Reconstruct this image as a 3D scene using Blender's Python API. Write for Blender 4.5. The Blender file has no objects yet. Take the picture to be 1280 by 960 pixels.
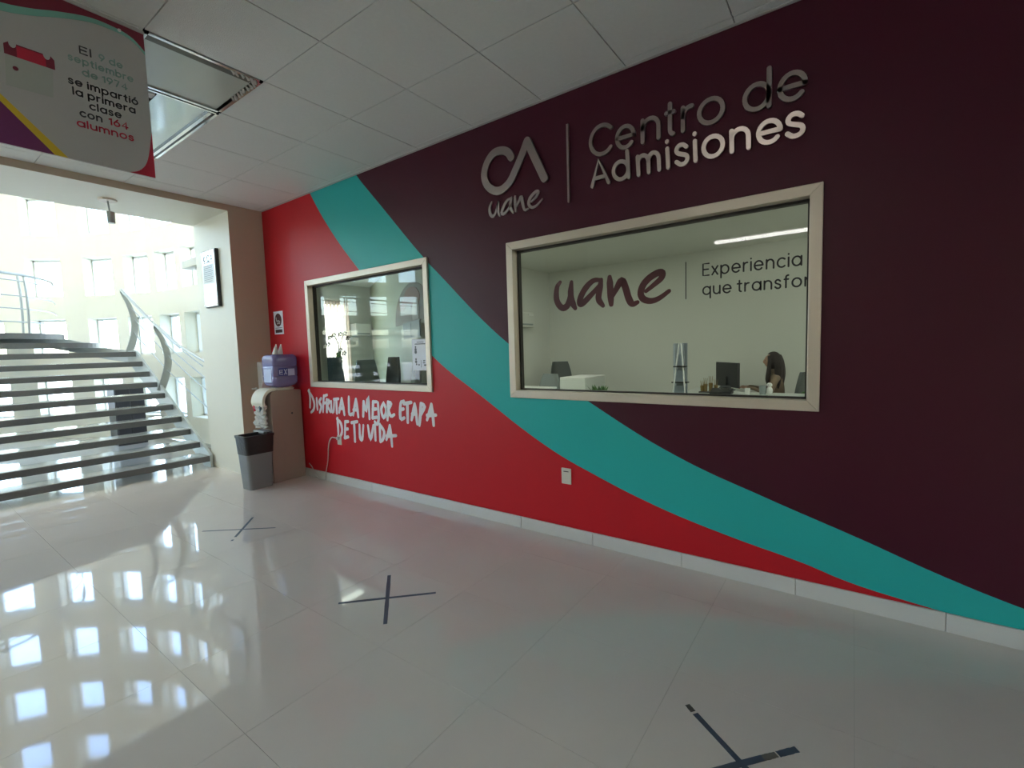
import bpy, bmesh, math, random
from mathutils import Vector, Matrix
random.seed(7)
S = bpy.context.scene
COL = S.collection
PI = math.pi

# ------------------------------------------------------------------ camera
cam_d = bpy.data.cameras.new('camera')
cam = bpy.data.objects.new('camera', cam_d)
COL.objects.link(cam)
yaw, pit, rol = 0.941110562, 0.0762518, -0.0299109
F = Vector((math.sin(yaw)*math.cos(pit), math.cos(yaw)*math.cos(pit), -math.sin(pit)))
R0 = Vector((math.cos(yaw), -math.sin(yaw), 0))
U0 = R0.cross(F)
RR = math.cos(rol)*R0 + math.sin(rol)*U0
UU = -math.sin(rol)*R0 + math.cos(rol)*U0
cam.matrix_world = Matrix(((RR.x, UU.x, -F.x, 0), (RR.y, UU.y, -F.y, 0), (RR.z, UU.z, -F.z, 1.5), (0, 0, 0, 1)))
cam_d.sensor_width = 36
cam_d.lens = 36*585.54/1280
cam_d.clip_start = 0.05
cam_d.clip_end = 200
S.camera = cam

# ------------------------------------------------------------------ sky and light
wd = bpy.data.worlds.new('sky')
S.world = wd
wd.use_nodes = True
wn = wd.node_tree
bg = wn.nodes['Background']
sky = wn.nodes.new('ShaderNodeTexSky')
sky.sky_type = 'NISHITA'
sky.sun_disc = False
sky.sun_elevation = math.radians(42)
sky.sun_rotation = math.radians(200)
sky.air_density = 1.2
sky.dust_density = 2.5
wn.links.new(sky.outputs[0], bg.inputs[0])
bg.inputs[1].default_value = 2.1

def area(name, loc, target, sx, sy, power, col=(1, 1, 1), spread=PI):
    l = bpy.data.lights.new(name, 'AREA')
    l.shape = 'RECTANGLE'
    l.size, l.size_y = sx, sy
    l.energy = power
    l.color = col
    l.spread = spread
    o = bpy.data.objects.new(name, l)
    COL.objects.link(o)
    o.location = loc
    o.rotation_euler = (Vector(target)-Vector(loc)).to_track_quat('-Z', 'Y').to_euler()
    return o
area('stair_hall_fill', (-1.5, 10.2, 7.9), (-1.5, 10.2, 0), 6.0, 4.5, 110, (1, 0.985, 0.95))  # added fill light below the closed roof, no skylight there
area('office_fill_light', (6.3, -1.5, 2.96), (6.6, -0.6, 0), 3.0, 2.2, 60, (1, 0.985, 0.94))  # this and the next office lights are added fill, not fittings
area('office_fill_light', (5.62, 3.3, 2.97), (5.62, 3.3, 0), 0.5, 2.6, 26, (1, 0.985, 0.94))
area('office_fill_light', (5.4, 7.9, 2.96), (5.4, 7.9, 0), 1.6, 1.2, 4, (0.97, 1, 0.96))

S.view_settings.view_transform = 'Standard'
S.view_settings.look = 'None'
S.view_settings.exposure = 0.75
S.view_settings.gamma = 1.0
S.view_settings.use_curve_mapping = False

# ------------------------------------------------------------------ materials
def mat(name, col, rough=0.5, metal=0.0, spec=0.5, noise=None, bump=None, coat=0.0, emit=None, trans=0.0, alpha=1.0, sheen=0):
    m = bpy.data.materials.new(name)
    m.use_nodes = True
    nt = m.node_tree
    b = nt.nodes['Principled BSDF']
    b.inputs['Base Color'].default_value = (*col, 1)
    b.inputs['Roughness'].default_value = rough
    b.inputs['Metallic'].default_value = metal
    b.inputs['Specular IOR Level'].default_value = spec
    b.inputs['Coat Weight'].default_value = coat
    b.inputs['Coat Roughness'].default_value = 0.08
    b.inputs['Transmission Weight'].default_value = trans
    b.inputs['Alpha'].default_value = alpha
    tc = nt.nodes.new('ShaderNodeTexCoord')
    if noise:
        sc, amt = noise
        n = nt.nodes.new('ShaderNodeTexNoise')
        n.inputs['Scale'].default_value = sc
        n.inputs['Detail'].default_value = 4
        nt.links.new(tc.outputs['Object'], n.inputs['Vector'])
        mx = nt.nodes.new('ShaderNodeMix')
        mx.data_type = 'RGBA'
        mx.inputs['A'].default_value = (*[max(0, c*(1-amt)) for c in col], 1)
        mx.inputs['B'].default_value = (*[min(1, c*(1+amt)) for c in col], 1)
        nt.links.new(n.outputs['Fac'], mx.inputs['Factor'])
        nt.links.new(mx.outputs['Result'], b.inputs['Base Color'])
    if bump:
        sc, st = bump
        n = nt.nodes.new('ShaderNodeTexNoise')
        n.inputs['Scale'].default_value = sc
        n.inputs['Detail'].default_value = 3
        nt.links.new(tc.outputs['Object'], n.inputs['Vector'])
        bp = nt.nodes.new('ShaderNodeBump')
        bp.inputs['Strength'].default_value = st
        bp.inputs['Distance'].default_value = 0.01
        nt.links.new(n.outputs['Fac'], bp.inputs['Height'])
        nt.links.new(bp.outputs['Normal'], b.inputs['Normal'])
    if emit:
        b.inputs['Emission Color'].default_value = (*emit[0], 1)
        b.inputs['Emission Strength'].default_value = emit[1]
    return m

def s2l(r, g, b):
    f = lambda c: (c/255/12.92) if c/255 <= 0.04045 else ((c/255+0.055)/1.055)**2.4
    return (f(r), f(g), f(b))

def glass_mat(name, tint=(1, 1, 1), ior=1.5, boost=1.0):
    m = bpy.data.materials.new(name)
    m.use_nodes = True
    nt = m.node_tree
    nt.nodes.remove(nt.nodes['Principled BSDF'])
    out = nt.nodes['Material Output']
    t = nt.nodes.new('ShaderNodeBsdfTransparent')
    t.inputs[0].default_value = (*tint, 1)
    g = nt.nodes.new('ShaderNodeBsdfGlossy')
    g.inputs['Roughness'].default_value = 0.01
    g.inputs['Color'].default_value = (1, 1, 1, 1)
    fr = nt.nodes.new('ShaderNodeFresnel')
    fr.inputs['IOR'].default_value = ior
    mul = nt.nodes.new('ShaderNodeMath')
    mul.operation = 'MULTIPLY'
    mul.use_clamp = True
    mul.inputs[1].default_value = boost
    nt.links.new(fr.outputs[0], mul.inputs[0])
    mx = nt.nodes.new('ShaderNodeMixShader')
    # reflect on the front side of the sheet only (its back face would wrongly reflect totally)
    ge = nt.nodes.new('ShaderNodeNewGeometry')
    inv = nt.nodes.new('ShaderNodeMath')
    inv.operation = 'SUBTRACT'
    inv.inputs[0].default_value = 1.0
    nt.links.new(ge.outputs['Backfacing'], inv.inputs[1])
    m2 = nt.nodes.new('ShaderNodeMath')
    m2.operation = 'MULTIPLY'
    nt.links.new(mul.outputs[0], m2.inputs[0])
    nt.links.new(inv.outputs[0], m2.inputs[1])
    nt.links.new(m2.outputs[0], mx.inputs[0])
    nt.links.new(t.outputs[0], mx.inputs[1])
    nt.links.new(g.outputs[0], mx.inputs[2])
    nt.links.new(mx.outputs[0], out.inputs[0])
    return m

M = {}
M['cream'] = mat('cream_plaster', (0.80, 0.77, 0.64), 0.45, noise=(2.0, 0.03), bump=(60, 0.03))
M['tan'] = mat('tan_paint', (0.60, 0.48, 0.35), 0.5, noise=(3.0, 0.04), bump=(70, 0.03))
M['white_wall'] = mat('office_white_paint', (0.63, 0.64, 0.58), 0.6, noise=(1.5, 0.03))
M['olive'] = mat('olive_paint', (0.33, 0.36, 0.26), 0.5, noise=(1.5, 0.05))
M['grout'] = mat('grout', (0.52, 0.49, 0.44), 0.25, noise=(9, 0.1))
M['ceil'] = mat('mineral_ceiling_tile', (0.80, 0.80, 0.75), 0.85, noise=(40, 0.04), bump=(180, 0.25))
M['tbar'] = mat('ceiling_grid_white', (0.55, 0.54, 0.50), 0.4)
M['plenum'] = mat('plenum_dark', (0.12, 0.12, 0.11), 0.9)
M['frame'] = mat('champagne_aluminium', (0.60, 0.52, 0.42), 0.38, metal=0.35, noise=(8, 0.04))
M['gasket'] = mat('black_gasket', (0.03, 0.025, 0.02), 0.6)
M['glass'] = glass_mat('window_glass', (0.89, 0.93, 0.88), 1.5, 0.65)
M['glass_out'] = glass_mat('outer_window_glass', (0.95, 0.98, 1.0), 1.45)
M['chrome'] = mat('chrome', (0.8, 0.8, 0.8), 0.12, metal=1.0)
M['brushed'] = mat('brushed_steel', (0.55, 0.54, 0.52), 0.34, metal=1.0, noise=(30, 0.06))
M['letter_metal'] = mat('satin_silver_letter_face', (0.42, 0.36, 0.34), 0.30, metal=1.0, noise=(20, 0.05))
M['rail_steel'] = mat('grey_rail_steel', (0.42, 0.44, 0.43), 0.35, metal=0.7, noise=(12, 0.05))
M['tread'] = mat('pale_grey_granite_tread', (0.42, 0.45, 0.45), 0.10, spec=0.6, noise=(60, 0.18))
M['nosing'] = mat('grey_nosing', (0.17, 0.17, 0.17), 0.35, noise=(50, 0.15))
M['stringer'] = mat('pale_grey_stringer_steel', (0.50, 0.54, 0.53), 0.35, metal=0.3)
M['baseb'] = mat('porcelain_skirting', (0.62, 0.61, 0.57), 0.22, noise=(5, 0.04))
M['black'] = mat('black_plastic', (0.018, 0.018, 0.02), 0.35)
M['darkgrey'] = mat('dark_grey_plastic', (0.06, 0.065, 0.07), 0.45)
M['binbag'] = mat('black_bin_bag', (0.02, 0.018, 0.02), 0.38, bump=(25, 0.6))
M['bingrey'] = mat('grey_bin_plastic', (0.22, 0.23, 0.235), 0.5, noise=(6, 0.05))
M['white'] = mat('white_plastic', (0.78, 0.78, 0.75), 0.4)
M['offwhite'] = mat('off_white_plastic', (0.66, 0.62, 0.52), 0.4)
M['paper'] = mat('paper', (0.85, 0.86, 0.90), 0.8)
M['taupe'] = mat('taupe_metal_cabinet', (0.36, 0.27, 0.225), 0.45, noise=(4, 0.04))
M['bag'] = mat('clear_crinkled_bag', (0.85, 0.83, 0.76), 0.25, bump=(40, 0.9), alpha=0.62)
M['cream_rib'] = mat('cream_ribbed_plastic', (0.74, 0.70, 0.56), 0.45)
M['jug'] = mat('blue_violet_water_jug', (0.30, 0.28, 0.55), 0.16, trans=0.45, noise=(6, 0.15))
M['blue_print'] = mat('dark_blue_print', (0.02, 0.03, 0.22), 0.5)
M['pale_print'] = mat('pale_blue_print', (0.55, 0.60, 0.80), 0.5)
M['tape'] = mat('blue_grey_floor_tape', (0.06, 0.085, 0.12), 0.45, noise=(14, 0.35))
M['tape_worn'] = mat('worn_grey_floor_tape', (0.12, 0.115, 0.10), 0.6, noise=(22, 0.5))
M['handpaint'] = mat('white_brush_lettering', (0.80, 0.76, 0.76), 0.6)
M['decal_maroon'] = mat('maroon_vinyl', (0.07, 0.006, 0.008), 0.5, noise=(5, 0.15))
M['decal_black'] = mat('black_vinyl', (0.012, 0.012, 0.012), 0.5)
M['s_grey'] = mat('banner_white_print', (0.50, 0.485, 0.455), 0.55)
M['s_maroon'] = mat('banner_maroon_print', (0.22, 0.02, 0.04), 0.5)
M['s_red'] = mat('banner_red_print', (0.55, 0.02, 0.05), 0.5)
M['s_teal'] = mat('banner_teal_print', (0.22, 0.50, 0.40), 0.5)
M['s_tealpale'] = mat('banner_pale_teal_print', (0.27, 0.40, 0.34), 0.5)
M['s_purple'] = mat('banner_purple_print', (0.18, 0.03, 0.13), 0.5)
M['s_yellow'] = mat('banner_yellow_print', (0.72, 0.50, 0.03), 0.5)
M['s_black'] = mat('banner_black_print', (0.05, 0.05, 0.05), 0.5)
M['s_pale'] = mat('banner_pale_print', (0.44, 0.46, 0.40), 0.5)
M['diffuser'] = mat('acrylic_diffuser', (0.50, 0.54, 0.48), 0.16, spec=0.9, bump=(6, 0.05))
M['mirror_grey'] = mat('specular_louvre_panel', (0.52, 0.56, 0.55), 0.12, metal=0.9)
M['fix_dark'] = mat('fixture_dark_gap', (0.10, 0.10, 0.08), 0.4, metal=0.4)
M['desk'] = mat('white_laminate', (0.72, 0.76, 0.72), 0.3)
M['chair_grey'] = mat('grey_chair_fabric', (0.27, 0.31, 0.31), 0.7)
M['chair_blue'] = mat('blue_grey_upholstery', (0.10, 0.15, 0.17), 0.6)
M['chair_dark'] = mat('charcoal_chair_mesh', (0.07, 0.08, 0.075), 0.6)
M['chair_beige'] = mat('pale_grey_armchair', (0.42, 0.48, 0.46), 0.6)
M['skin'] = mat('skin', (0.42, 0.24, 0.17), 0.5)
M['hair'] = mat('dark_brown_hair', (0.014, 0.007, 0.006), 0.75)
M['blouse'] = mat('tan_blouse', (0.24, 0.17, 0.115), 0.8)
M['maroon_cloth'] = mat('maroon_cloth', (0.12, 0.02, 0.025), 0.8)
M['trouser'] = mat('black_trousers', (0.02, 0.02, 0.025), 0.8)
M['leaf'] = mat('plant_leaf', (0.05, 0.14, 0.03), 0.5, noise=(12, 0.3))
M['petal'] = mat('orchid_petal', (0.30, 0.25, 0.24), 0.6)
M['stem'] = mat('brown_stem', (0.10, 0.09, 0.06), 0.6)
M['gold'] = mat('gold_award', (0.30, 0.21, 0.08), 0.4, metal=0.6)
M['screen'] = mat('dark_screen', (0.012, 0.014, 0.013), 0.12)
M['curtain'] = mat('sheer_white_curtain', (0.9, 0.88, 0.84), 0.8)
M['blind'] = mat('peach_vertical_blind', (0.85, 0.72, 0.62), 0.7)
M['mural_base'] = mat('mural_taupe_print', (0.16, 0.135, 0.105), 0.6, noise=(3, 0.2))
M['mural_red'] = mat('mural_red_brown_print', (0.20, 0.07, 0.05), 0.6, noise=(4, 0.2))
M['mural_pale'] = mat('mural_pale_print', (0.36, 0.32, 0.27), 0.6, noise=(4, 0.1))
M['green_grey'] = mat('green_grey_cabinet', (0.10, 0.13, 0.11), 0.5)
M['brochure'] = mat('blue_grey_brochure', (0.26, 0.31, 0.36), 0.5, noise=(8, 0.25))
M['partition'] = mat('blue_grey_partition', (0.30, 0.34, 0.38), 0.5)
M['tube_on'] = mat('added_tube_glow', (0.9, 0.9, 0.9), 0.5, emit=((1.0, 0.98, 0.94), 17.0))  # glow of the added hall lamp
M['lamp_on'] = mat('lit_lamp_diffuser', (0.9, 0.9, 0.9), 0.5, emit=((0.95, 1, 0.96), 3.0))
M['sun_concrete'] = mat('outdoor_paving', (0.50, 0.48, 0.44), 0.9, noise=(1, 0.1))
M['steel_dark'] = mat('dark_door_metal', (0.07, 0.07, 0.085), 0.3, metal=0.3)
M['floor2'] = mat('office_floor', (0.45, 0.45, 0.42), 0.3)
M['plaque'] = mat('plaque_silver_face', (0.80, 0.81, 0.80), 0.22, metal=0.4)
M['plaque_grey'] = mat('plaque_engraved_band', (0.42, 0.43, 0.42), 0.4, metal=0.3)

# translucent curtain and blind let the daylight through
for k, w in (('curtain', 0.92), ('blind', 0.8)):
    nt = M[k].node_tree
    b = nt.nodes['Principled BSDF']
    tl = nt.nodes.new('ShaderNodeBsdfTranslucent')
    tl.inputs[0].default_value = b.inputs['Base Color'].default_value
    mx = nt.nodes.new('ShaderNodeMixShader')
    mx.inputs[0].default_value = w
    nt.links.new(b.outputs[0], mx.inputs[1])
    nt.links.new(tl.outputs[0], mx.inputs[2])
    nt.links.new(mx.outputs[0], nt.nodes['Material Output'].inputs[0])

# polished porcelain: one tone per tile, very glossy
def tile_mat():
    m = mat('polished_porcelain_tile', (0.56, 0.545, 0.505), 0.04, spec=0.5)
    nt = m.node_tree
    b = nt.nodes['Principled BSDF']
    oi = nt.nodes.new('ShaderNodeObjectInfo')
    tc = nt.nodes.new('ShaderNodeTexCoord')
    n = nt.nodes.new('ShaderNodeTexNoise')
    n.inputs['Scale'].default_value = 3.0
    n.inputs['Detail'].default_value = 5
    ad = nt.nodes.new('ShaderNodeVectorMath')
    nt.links.new(tc.outputs['Object'], ad.inputs[0])
    nt.links.new(oi.outputs['Location'], ad.inputs[1])
    nt.links.new(ad.outputs[0], n.inputs['Vector'])
    mx = nt.nodes.new('ShaderNodeMix')
    mx.data_type = 'RGBA'
    mx.inputs['A'].default_value = (0.67, 0.615, 0.55, 1)
    mx.inputs['B'].default_value = (0.72, 0.665, 0.60, 1)
    nt.links.new(n.outputs['Fac'], mx.inputs['Factor'])
    nt.links.new(mx.outputs['Result'], b.inputs['Base Color'])
    return m
M['tile'] = tile_mat()

# the painted mural on the admissions wall: red, teal and purple with curved borders
UP = [(-1.6, 0.02), (-0.68, 0.20), (-0.4, 0.28), (-0.06, 0.40), (0.39, 0.55), (0.91, 0.74), (1.56, 1.08), (2.3, 1.54), (3.09, 2.22), (3.21, 2.33), (3.77, 2.90), (4.21, 3.36), (6.4, 6.0)]
LO = [(-1.6, 0.01), (-0.21, 0.115), (0.0, 0.145), (0.22, 0.20), (0.57, 0.265), (1.02, 0.37), (1.56, 0.55), (1.9, 0.69), (2.62, 1.10), (3.16, 1.43), (4.24, 2.39), (4.73, 2.91), (5.05, 3.34), (6.4, 5.5)]
def mural_mat():
    m = mat('painted_mural_wall', (0.3, 0.02, 0.03), 0.42, spec=0.28, bump=(90, 0.02))
    nt = m.node_tree
    b = nt.nodes['Principled BSDF']
    geo = nt.nodes.new('ShaderNodeTexCoord')
    sep = nt.nodes.new('ShaderNodeSeparateXYZ')
    nt.links.new(geo.outputs['Object'], sep.inputs[0])
    mr = nt.nodes.new('ShaderNodeMapRange')
    mr.inputs['From Min'].default_value = -1.6
    mr.inputs['From Max'].default_value = 6.4
    nt.links.new(sep.outputs['Y'], mr.inputs['Value'])
    masks = []
    for pts in (UP, LO):
        fc = nt.nodes.new('ShaderNodeFloatCurve')
        c = fc.mapping.curves[0]
        fc.mapping.use_clip = False
        xy = [((y+1.6)/8.0, z/6.0) for y, z in pts]
        c.points[0].location = xy[0]
        c.points[1].location = xy[-1]
        for q in xy[1:-1]:
            c.points.new(*q)
        for p in c.points:
            p.handle_type = 'AUTO_CLAMPED'
        fc.mapping.update()
        nt.links.new(mr.outputs[0], fc.inputs['Value'])
        mu = nt.nodes.new('ShaderNodeMath')
        mu.operation = 'MULTIPLY'
        mu.inputs[1].default_value = 6.0
        nt.links.new(fc.outputs[0], mu.inputs[0])
        gt = nt.nodes.new('ShaderNodeMath')
        gt.operation = 'GREATER_THAN'
        nt.links.new(sep.outputs['Z'], gt.inputs[0])
        nt.links.new(mu.outputs[0], gt.inputs[1])
        masks.append(gt)
    m1 = nt.nodes.new('ShaderNodeMix')
    m1.data_type = 'RGBA'
    m1.inputs['A'].default_value = (0.54, 0.012, 0.020, 1)
    m1.inputs['B'].default_value = (0.024, 0.42, 0.39, 1)
    nt.links.new(masks[1].outputs[0], m1.inputs['Factor'])
    m2 = nt.nodes.new('ShaderNodeMix')
    m2.data_type = 'RGBA'
    m2.inputs['B'].default_value = (0.058, 0.005, 0.016, 1)
    nt.links.new(m1.outputs['Result'], m2.inputs['A'])
    nt.links.new(masks[0].outputs[0], m2.inputs['Factor'])
    nt.links.new(m2.outputs['Result'], b.inputs['Base Color'])
    return m
M['mural'] = mural_mat()

# ------------------------------------------------------------------ helpers
WL = {}
def wloc(o):
    v = Vector((0, 0, 0))
    while o is not None:
        v = v + o.location
        o = o.parent
    return v

def obj(name, bm, m, parent=None, smooth=False, bevel=0.0, **props):
    """link bm (in world coordinates while its thing is being built) as one mesh object"""
    me = bpy.data.meshes.new(name)
    if parent is not None:
        bmesh.ops.translate(bm, verts=bm.verts, vec=-wloc(parent))
    bmesh.ops.recalc_face_normals(bm, faces=bm.faces)
    bm.to_mesh(me)
    bm.free()
    for mm in (m if isinstance(m, (list, tuple)) else [m]):
        me.materials.append(mm)
    o = bpy.data.objects.new(name, me)
    COL.objects.link(o)
    if parent is not None:
        o.parent = parent
    if smooth:
        for p in me.polygons:
            p.use_smooth = True
        try:
            me.set_sharp_from_angle(angle=math.radians(40))
        except Exception:
            pass
    if bevel:
        md = o.modifiers.new('bevel', 'BEVEL')
        md.width = bevel
        md.segments = 2
        md.limit_method = 'ANGLE'
    for k, v in props.items():
        o[k] = v
    return o

def tag(o, label, cat, group=None):
    o['label'] = label
    o['category'] = cat
    if group:
        o['group'] = group
    return o

def thing(name, label, cat, loc=(0, 0, 0), group=None):
    o = bpy.data.objects.new(name, None)
    o.empty_display_size = 0.1
    COL.objects.link(o)
    o.location = loc
    return tag(o, label, cat, group)

def struct(name, bm, m, parent=None, **k):
    return obj(name, bm, m, parent, kind='structure', **k)

def dup(root, loc=None, rz=None, label=None):
    r = root.copy()
    COL.objects.link(r)
    if loc is not None:
        r.location = loc
    if rz is not None:
        r.rotation_euler = (0, 0, rz)
    if label:
        r['label'] = label
    def rec(a, b):
        for ch in list(a.children):
            if ch == b:
                continue
            c = ch.copy()
            COL.objects.link(c)
            c.parent = b
            rec(ch, c)
    rec(root, r)
    return r

def B(*boxes):
    bm = bmesh.new()
    for b in boxes:
        box(bm, *b)
    return bm

def box(bm, x0, x1, y0, y1, z0, z1, mi=0):
    v = [bm.verts.new(p) for p in ((x0, y0, z0), (x1, y0, z0), (x1, y1, z0), (x0, y1, z0), (x0, y0, z1), (x1, y0, z1), (x1, y1, z1), (x0, y1, z1))]
    fs = []
    for f in ((0, 3, 2, 1), (4, 5, 6, 7), (0, 1, 5, 4), (1, 2, 6, 5), (2, 3, 7, 6), (3, 0, 4, 7)):
        fc = bm.faces.new([v[i] for i in f])
        fc.material_index = mi
        fs.append(fc)
    return v

def rbox(bm, x0, x1, y0, y1, z0, z1, r=0.01, seg=2):
    b2 = bmesh.new()
    box(b2, x0, x1, y0, y1, z0, z1)
    bmesh.ops.bevel(b2, geom=b2.edges[:], offset=r, segments=seg, affect='EDGES', profile=0.5)
    merge(bm, b2)

def merge(bm, b2, mtx=None):
    if mtx is not None:
        bmesh.ops.transform(b2, matrix=mtx, verts=b2.verts)
    me = bpy.data.meshes.new('tmp')
    b2.to_mesh(me)
    b2.free()
    bm.from_mesh(me)
    bpy.data.meshes.remove(me)

def RB(x0, x1, y0, y1, z0, z1, r=0.01, seg=2):
    bm = bmesh.new()
    rbox(bm, x0, x1, y0, y1, z0, z1, r, seg)
    return bm

def prism(pts, z0, z1, axis=2):
    """extrude polygon pts (2D) between z0 and z1 along axis"""
    bm = bmesh.new()
    def P(a, b, c):
        return (a, b, c) if axis == 2 else ((c, a, b) if axis == 0 else (a, c, b))
    lo = [bm.verts.new(P(a, b, z0)) for a, b in pts]
    hi = [bm.verts.new(P(a, b, z1)) for a, b in pts]
    n = len(pts)
    bm.faces.new(lo)
    bm.faces.new(hi)
    for i in range(n):
        bm.faces.new((lo[i], lo[(i+1) % n], hi[(i+1) % n], hi[i]))
    return bm

def cyl(bm, p0, p1, r0, r1=None, n=16):
    if r1 is None:
        r1 = r0
    p0, p1 = Vector(p0), Vector(p1)
    d = p1-p0
    b2 = bmesh.new()
    bmesh.ops.create_cone(b2, cap_ends=True, cap_tris=False, segments=n, radius1=r0, radius2=r1, depth=d.length)
    m = Matrix.Translation((p0+p1)/2) @ d.to_track_quat('Z', 'Y').to_matrix().to_4x4()
    merge(bm, b2, m)

def tube(bm, pts, r, n=8, closed=False):
    """round tube along pts; r a number or list"""
    pts = [Vector(p) for p in pts]
    rs = r if isinstance(r, (list, tuple)) else [r]*len(pts)
    rings = []
    prev = None
    for i, p in enumerate(pts):
        t = (pts[min(i+1, len(pts)-1)]-pts[max(i-1, 0)]).normalized()
        if prev is None:
            a = Vector((0, 0, 1)) if abs(t.z) < 0.9 else Vector((1, 0, 0))
            u = t.cross(a).normalized()
        else:
            u = (prev-t*prev.dot(t)).normalized()
        prev = u
        w = t.cross(u)
        rings.append([bm.verts.new(p+rs[i]*(math.cos(2*PI*k/n)*u+math.sin(2*PI*k/n)*w)) for k in range(n)])
    for a, b in zip(rings, rings[1:]):
        for k in range(n):
            bm.faces.new((a[k], a[(k+1) % n], b[(k+1) % n], b[k]))
    bm.faces.new(rings[0])
    bm.faces.new(rings[-1])

def lathe(prof, n=24, loc=(0, 0, 0)):
    bm = bmesh.new()
    rings = []
    for r, z in prof:
        rings.append([bm.verts.new((loc[0]+r*math.cos(2*PI*k/n), loc[1]+r*math.sin(2*PI*k/n), loc[2]+z)) for k in range(n)])
    for a, b in zip(rings, rings[1:]):
        for k in range(n):
            bm.faces.new((a[k], a[(k+1) % n], b[(k+1) % n], b[k]))
    bm.faces.new(rings[0])
    bm.faces.new(rings[-1])
    return bm

def sphere(bm, c, rx, ry=None, rz=None, n=16, mtx=None):
    b2 = bmesh.new()
    bmesh.ops.create_uvsphere(b2, u_segments=n, v_segments=max(6, n//2), radius=1)
    m = Matrix.Translation(c) @ (mtx or Matrix()) @ Matrix.Diagonal((rx, ry or rx, rz or rx, 1))
    merge(bm, b2, m)

def smooth_path(pts, k=4, closed=False):
    """Catmull-Rom resample of 2D or 3D points (may carry a width as last value)"""
    n = len(pts)
    if n < 3:
        return list(pts)
    out = []
    for i in range(n-1):
        p0 = pts[i-1] if i > 0 else ([2*a-b for a, b in zip(pts[0], pts[1])] if not closed else pts[-2])
        p1, p2 = pts[i], pts[i+1]
        p3 = pts[i+2] if i+2 < n else ([2*a-b for a, b in zip(pts[-1], pts[-2])] if not closed else pts[1])
        for s in range(k):
            t = s/k
            out.append(tuple(0.5*((2*b)+(-a+c)*t+(2*a-5*b+4*c-d)*t*t+(-a+3*b-3*c+d)*t**3) for a, b, c, d in zip(p0, p1, p2, p3)))
    out.append(tuple(pts[-1]))
    return out

def ribbon(bm, pts, w, O, U, V, N, h0, h1, cap=True):
    """flat stroke of width w along 2D pts laid on plane O,U,V and raised from h0 to h1 along N"""
    O, U, V, N = Vector(O), Vector(U), Vector(V), Vector(N)
    pts = [Vector(p[:2]) for p in pts]
    closed = (pts[0]-pts[-1]).length < 1e-6
    ws = w if isinstance(w, (list, tuple)) else [w]*len(pts)
    L, Rr = [], []
    n = len(pts)
    for i in range(n):
        if closed:
            a, b = pts[(i-1) % (n-1)], pts[(i+1) % (n-1)] if i < n-1 else pts[1]
        else:
            a, b = pts[max(i-1, 0)], pts[min(i+1, n-1)]
        t = (b-a).normalized()
        nn = Vector((-t.y, t.x))
        L.append(pts[i]+nn*ws[i]/2)
        Rr.append(pts[i]-nn*ws[i]/2)
    if not closed and cap:
        def capf(c, d, r, sgn):
            a0 = math.atan2(d.y, d.x)
            return [c+Vector((math.cos(a0+a), math.sin(a0+a)))*r for a in [sgn*PI*k/6 for k in range(1, 6)]]
        end = capf(pts[-1], L[-1]-pts[-1], ws[-1]/2, -1)
        st = capf(pts[0], Rr[0]-pts[0], ws[0]/2, -1)
    else:
        end, st = [], []
    def mk(p, h):
        return bm.verts.new(O+U*p.x+V*p.y+N*h)
    lf = [mk(p, h1) for p in L]
    rf = [mk(p, h1) for p in Rr]
    for i in range(n-1):
        bm.faces.new((lf[i], lf[i+1], rf[i+1], rf[i]))
    ef = [mk(p, h1) for p in end]
    sf = [mk(p, h1) for p in st]
    if end:
        bm.faces.new([lf[-1]]+ef+[rf[-1]])
        bm.faces.new([rf[0]]+sf+[lf[0]])
    loop = lf+ef+rf[::-1]+sf if end else None
    base = {}
    def low(v, p):
        if v not in base:
            base[v] = mk(p, h0)
        return base[v]
    if loop:
        pp = L+end+Rr[::-1]+st
        for i in range(len(loop)):
            j = (i+1) % len(loop)
            bm.faces.new((loop[i], low(loop[i], pp[i]), low(loop[j], pp[j]), loop[j]))
    else:
        for ar, pa in ((lf, L), (rf, Rr)):
            for i in range(n-1):
                bm.faces.new((ar[i], low(ar[i], pa[i]), low(ar[i+1], pa[i+1]), ar[i+1]))

def arc(cx, cy, r, a0, a1, n=18, ry=None):
    ry = ry or r
    return [(cx+r*math.cos(math.radians(a0+(a1-a0)*k/n)), cy+ry*math.sin(math.radians(a0+(a1-a0)*k/n))) for k in range(n+1)]

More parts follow.
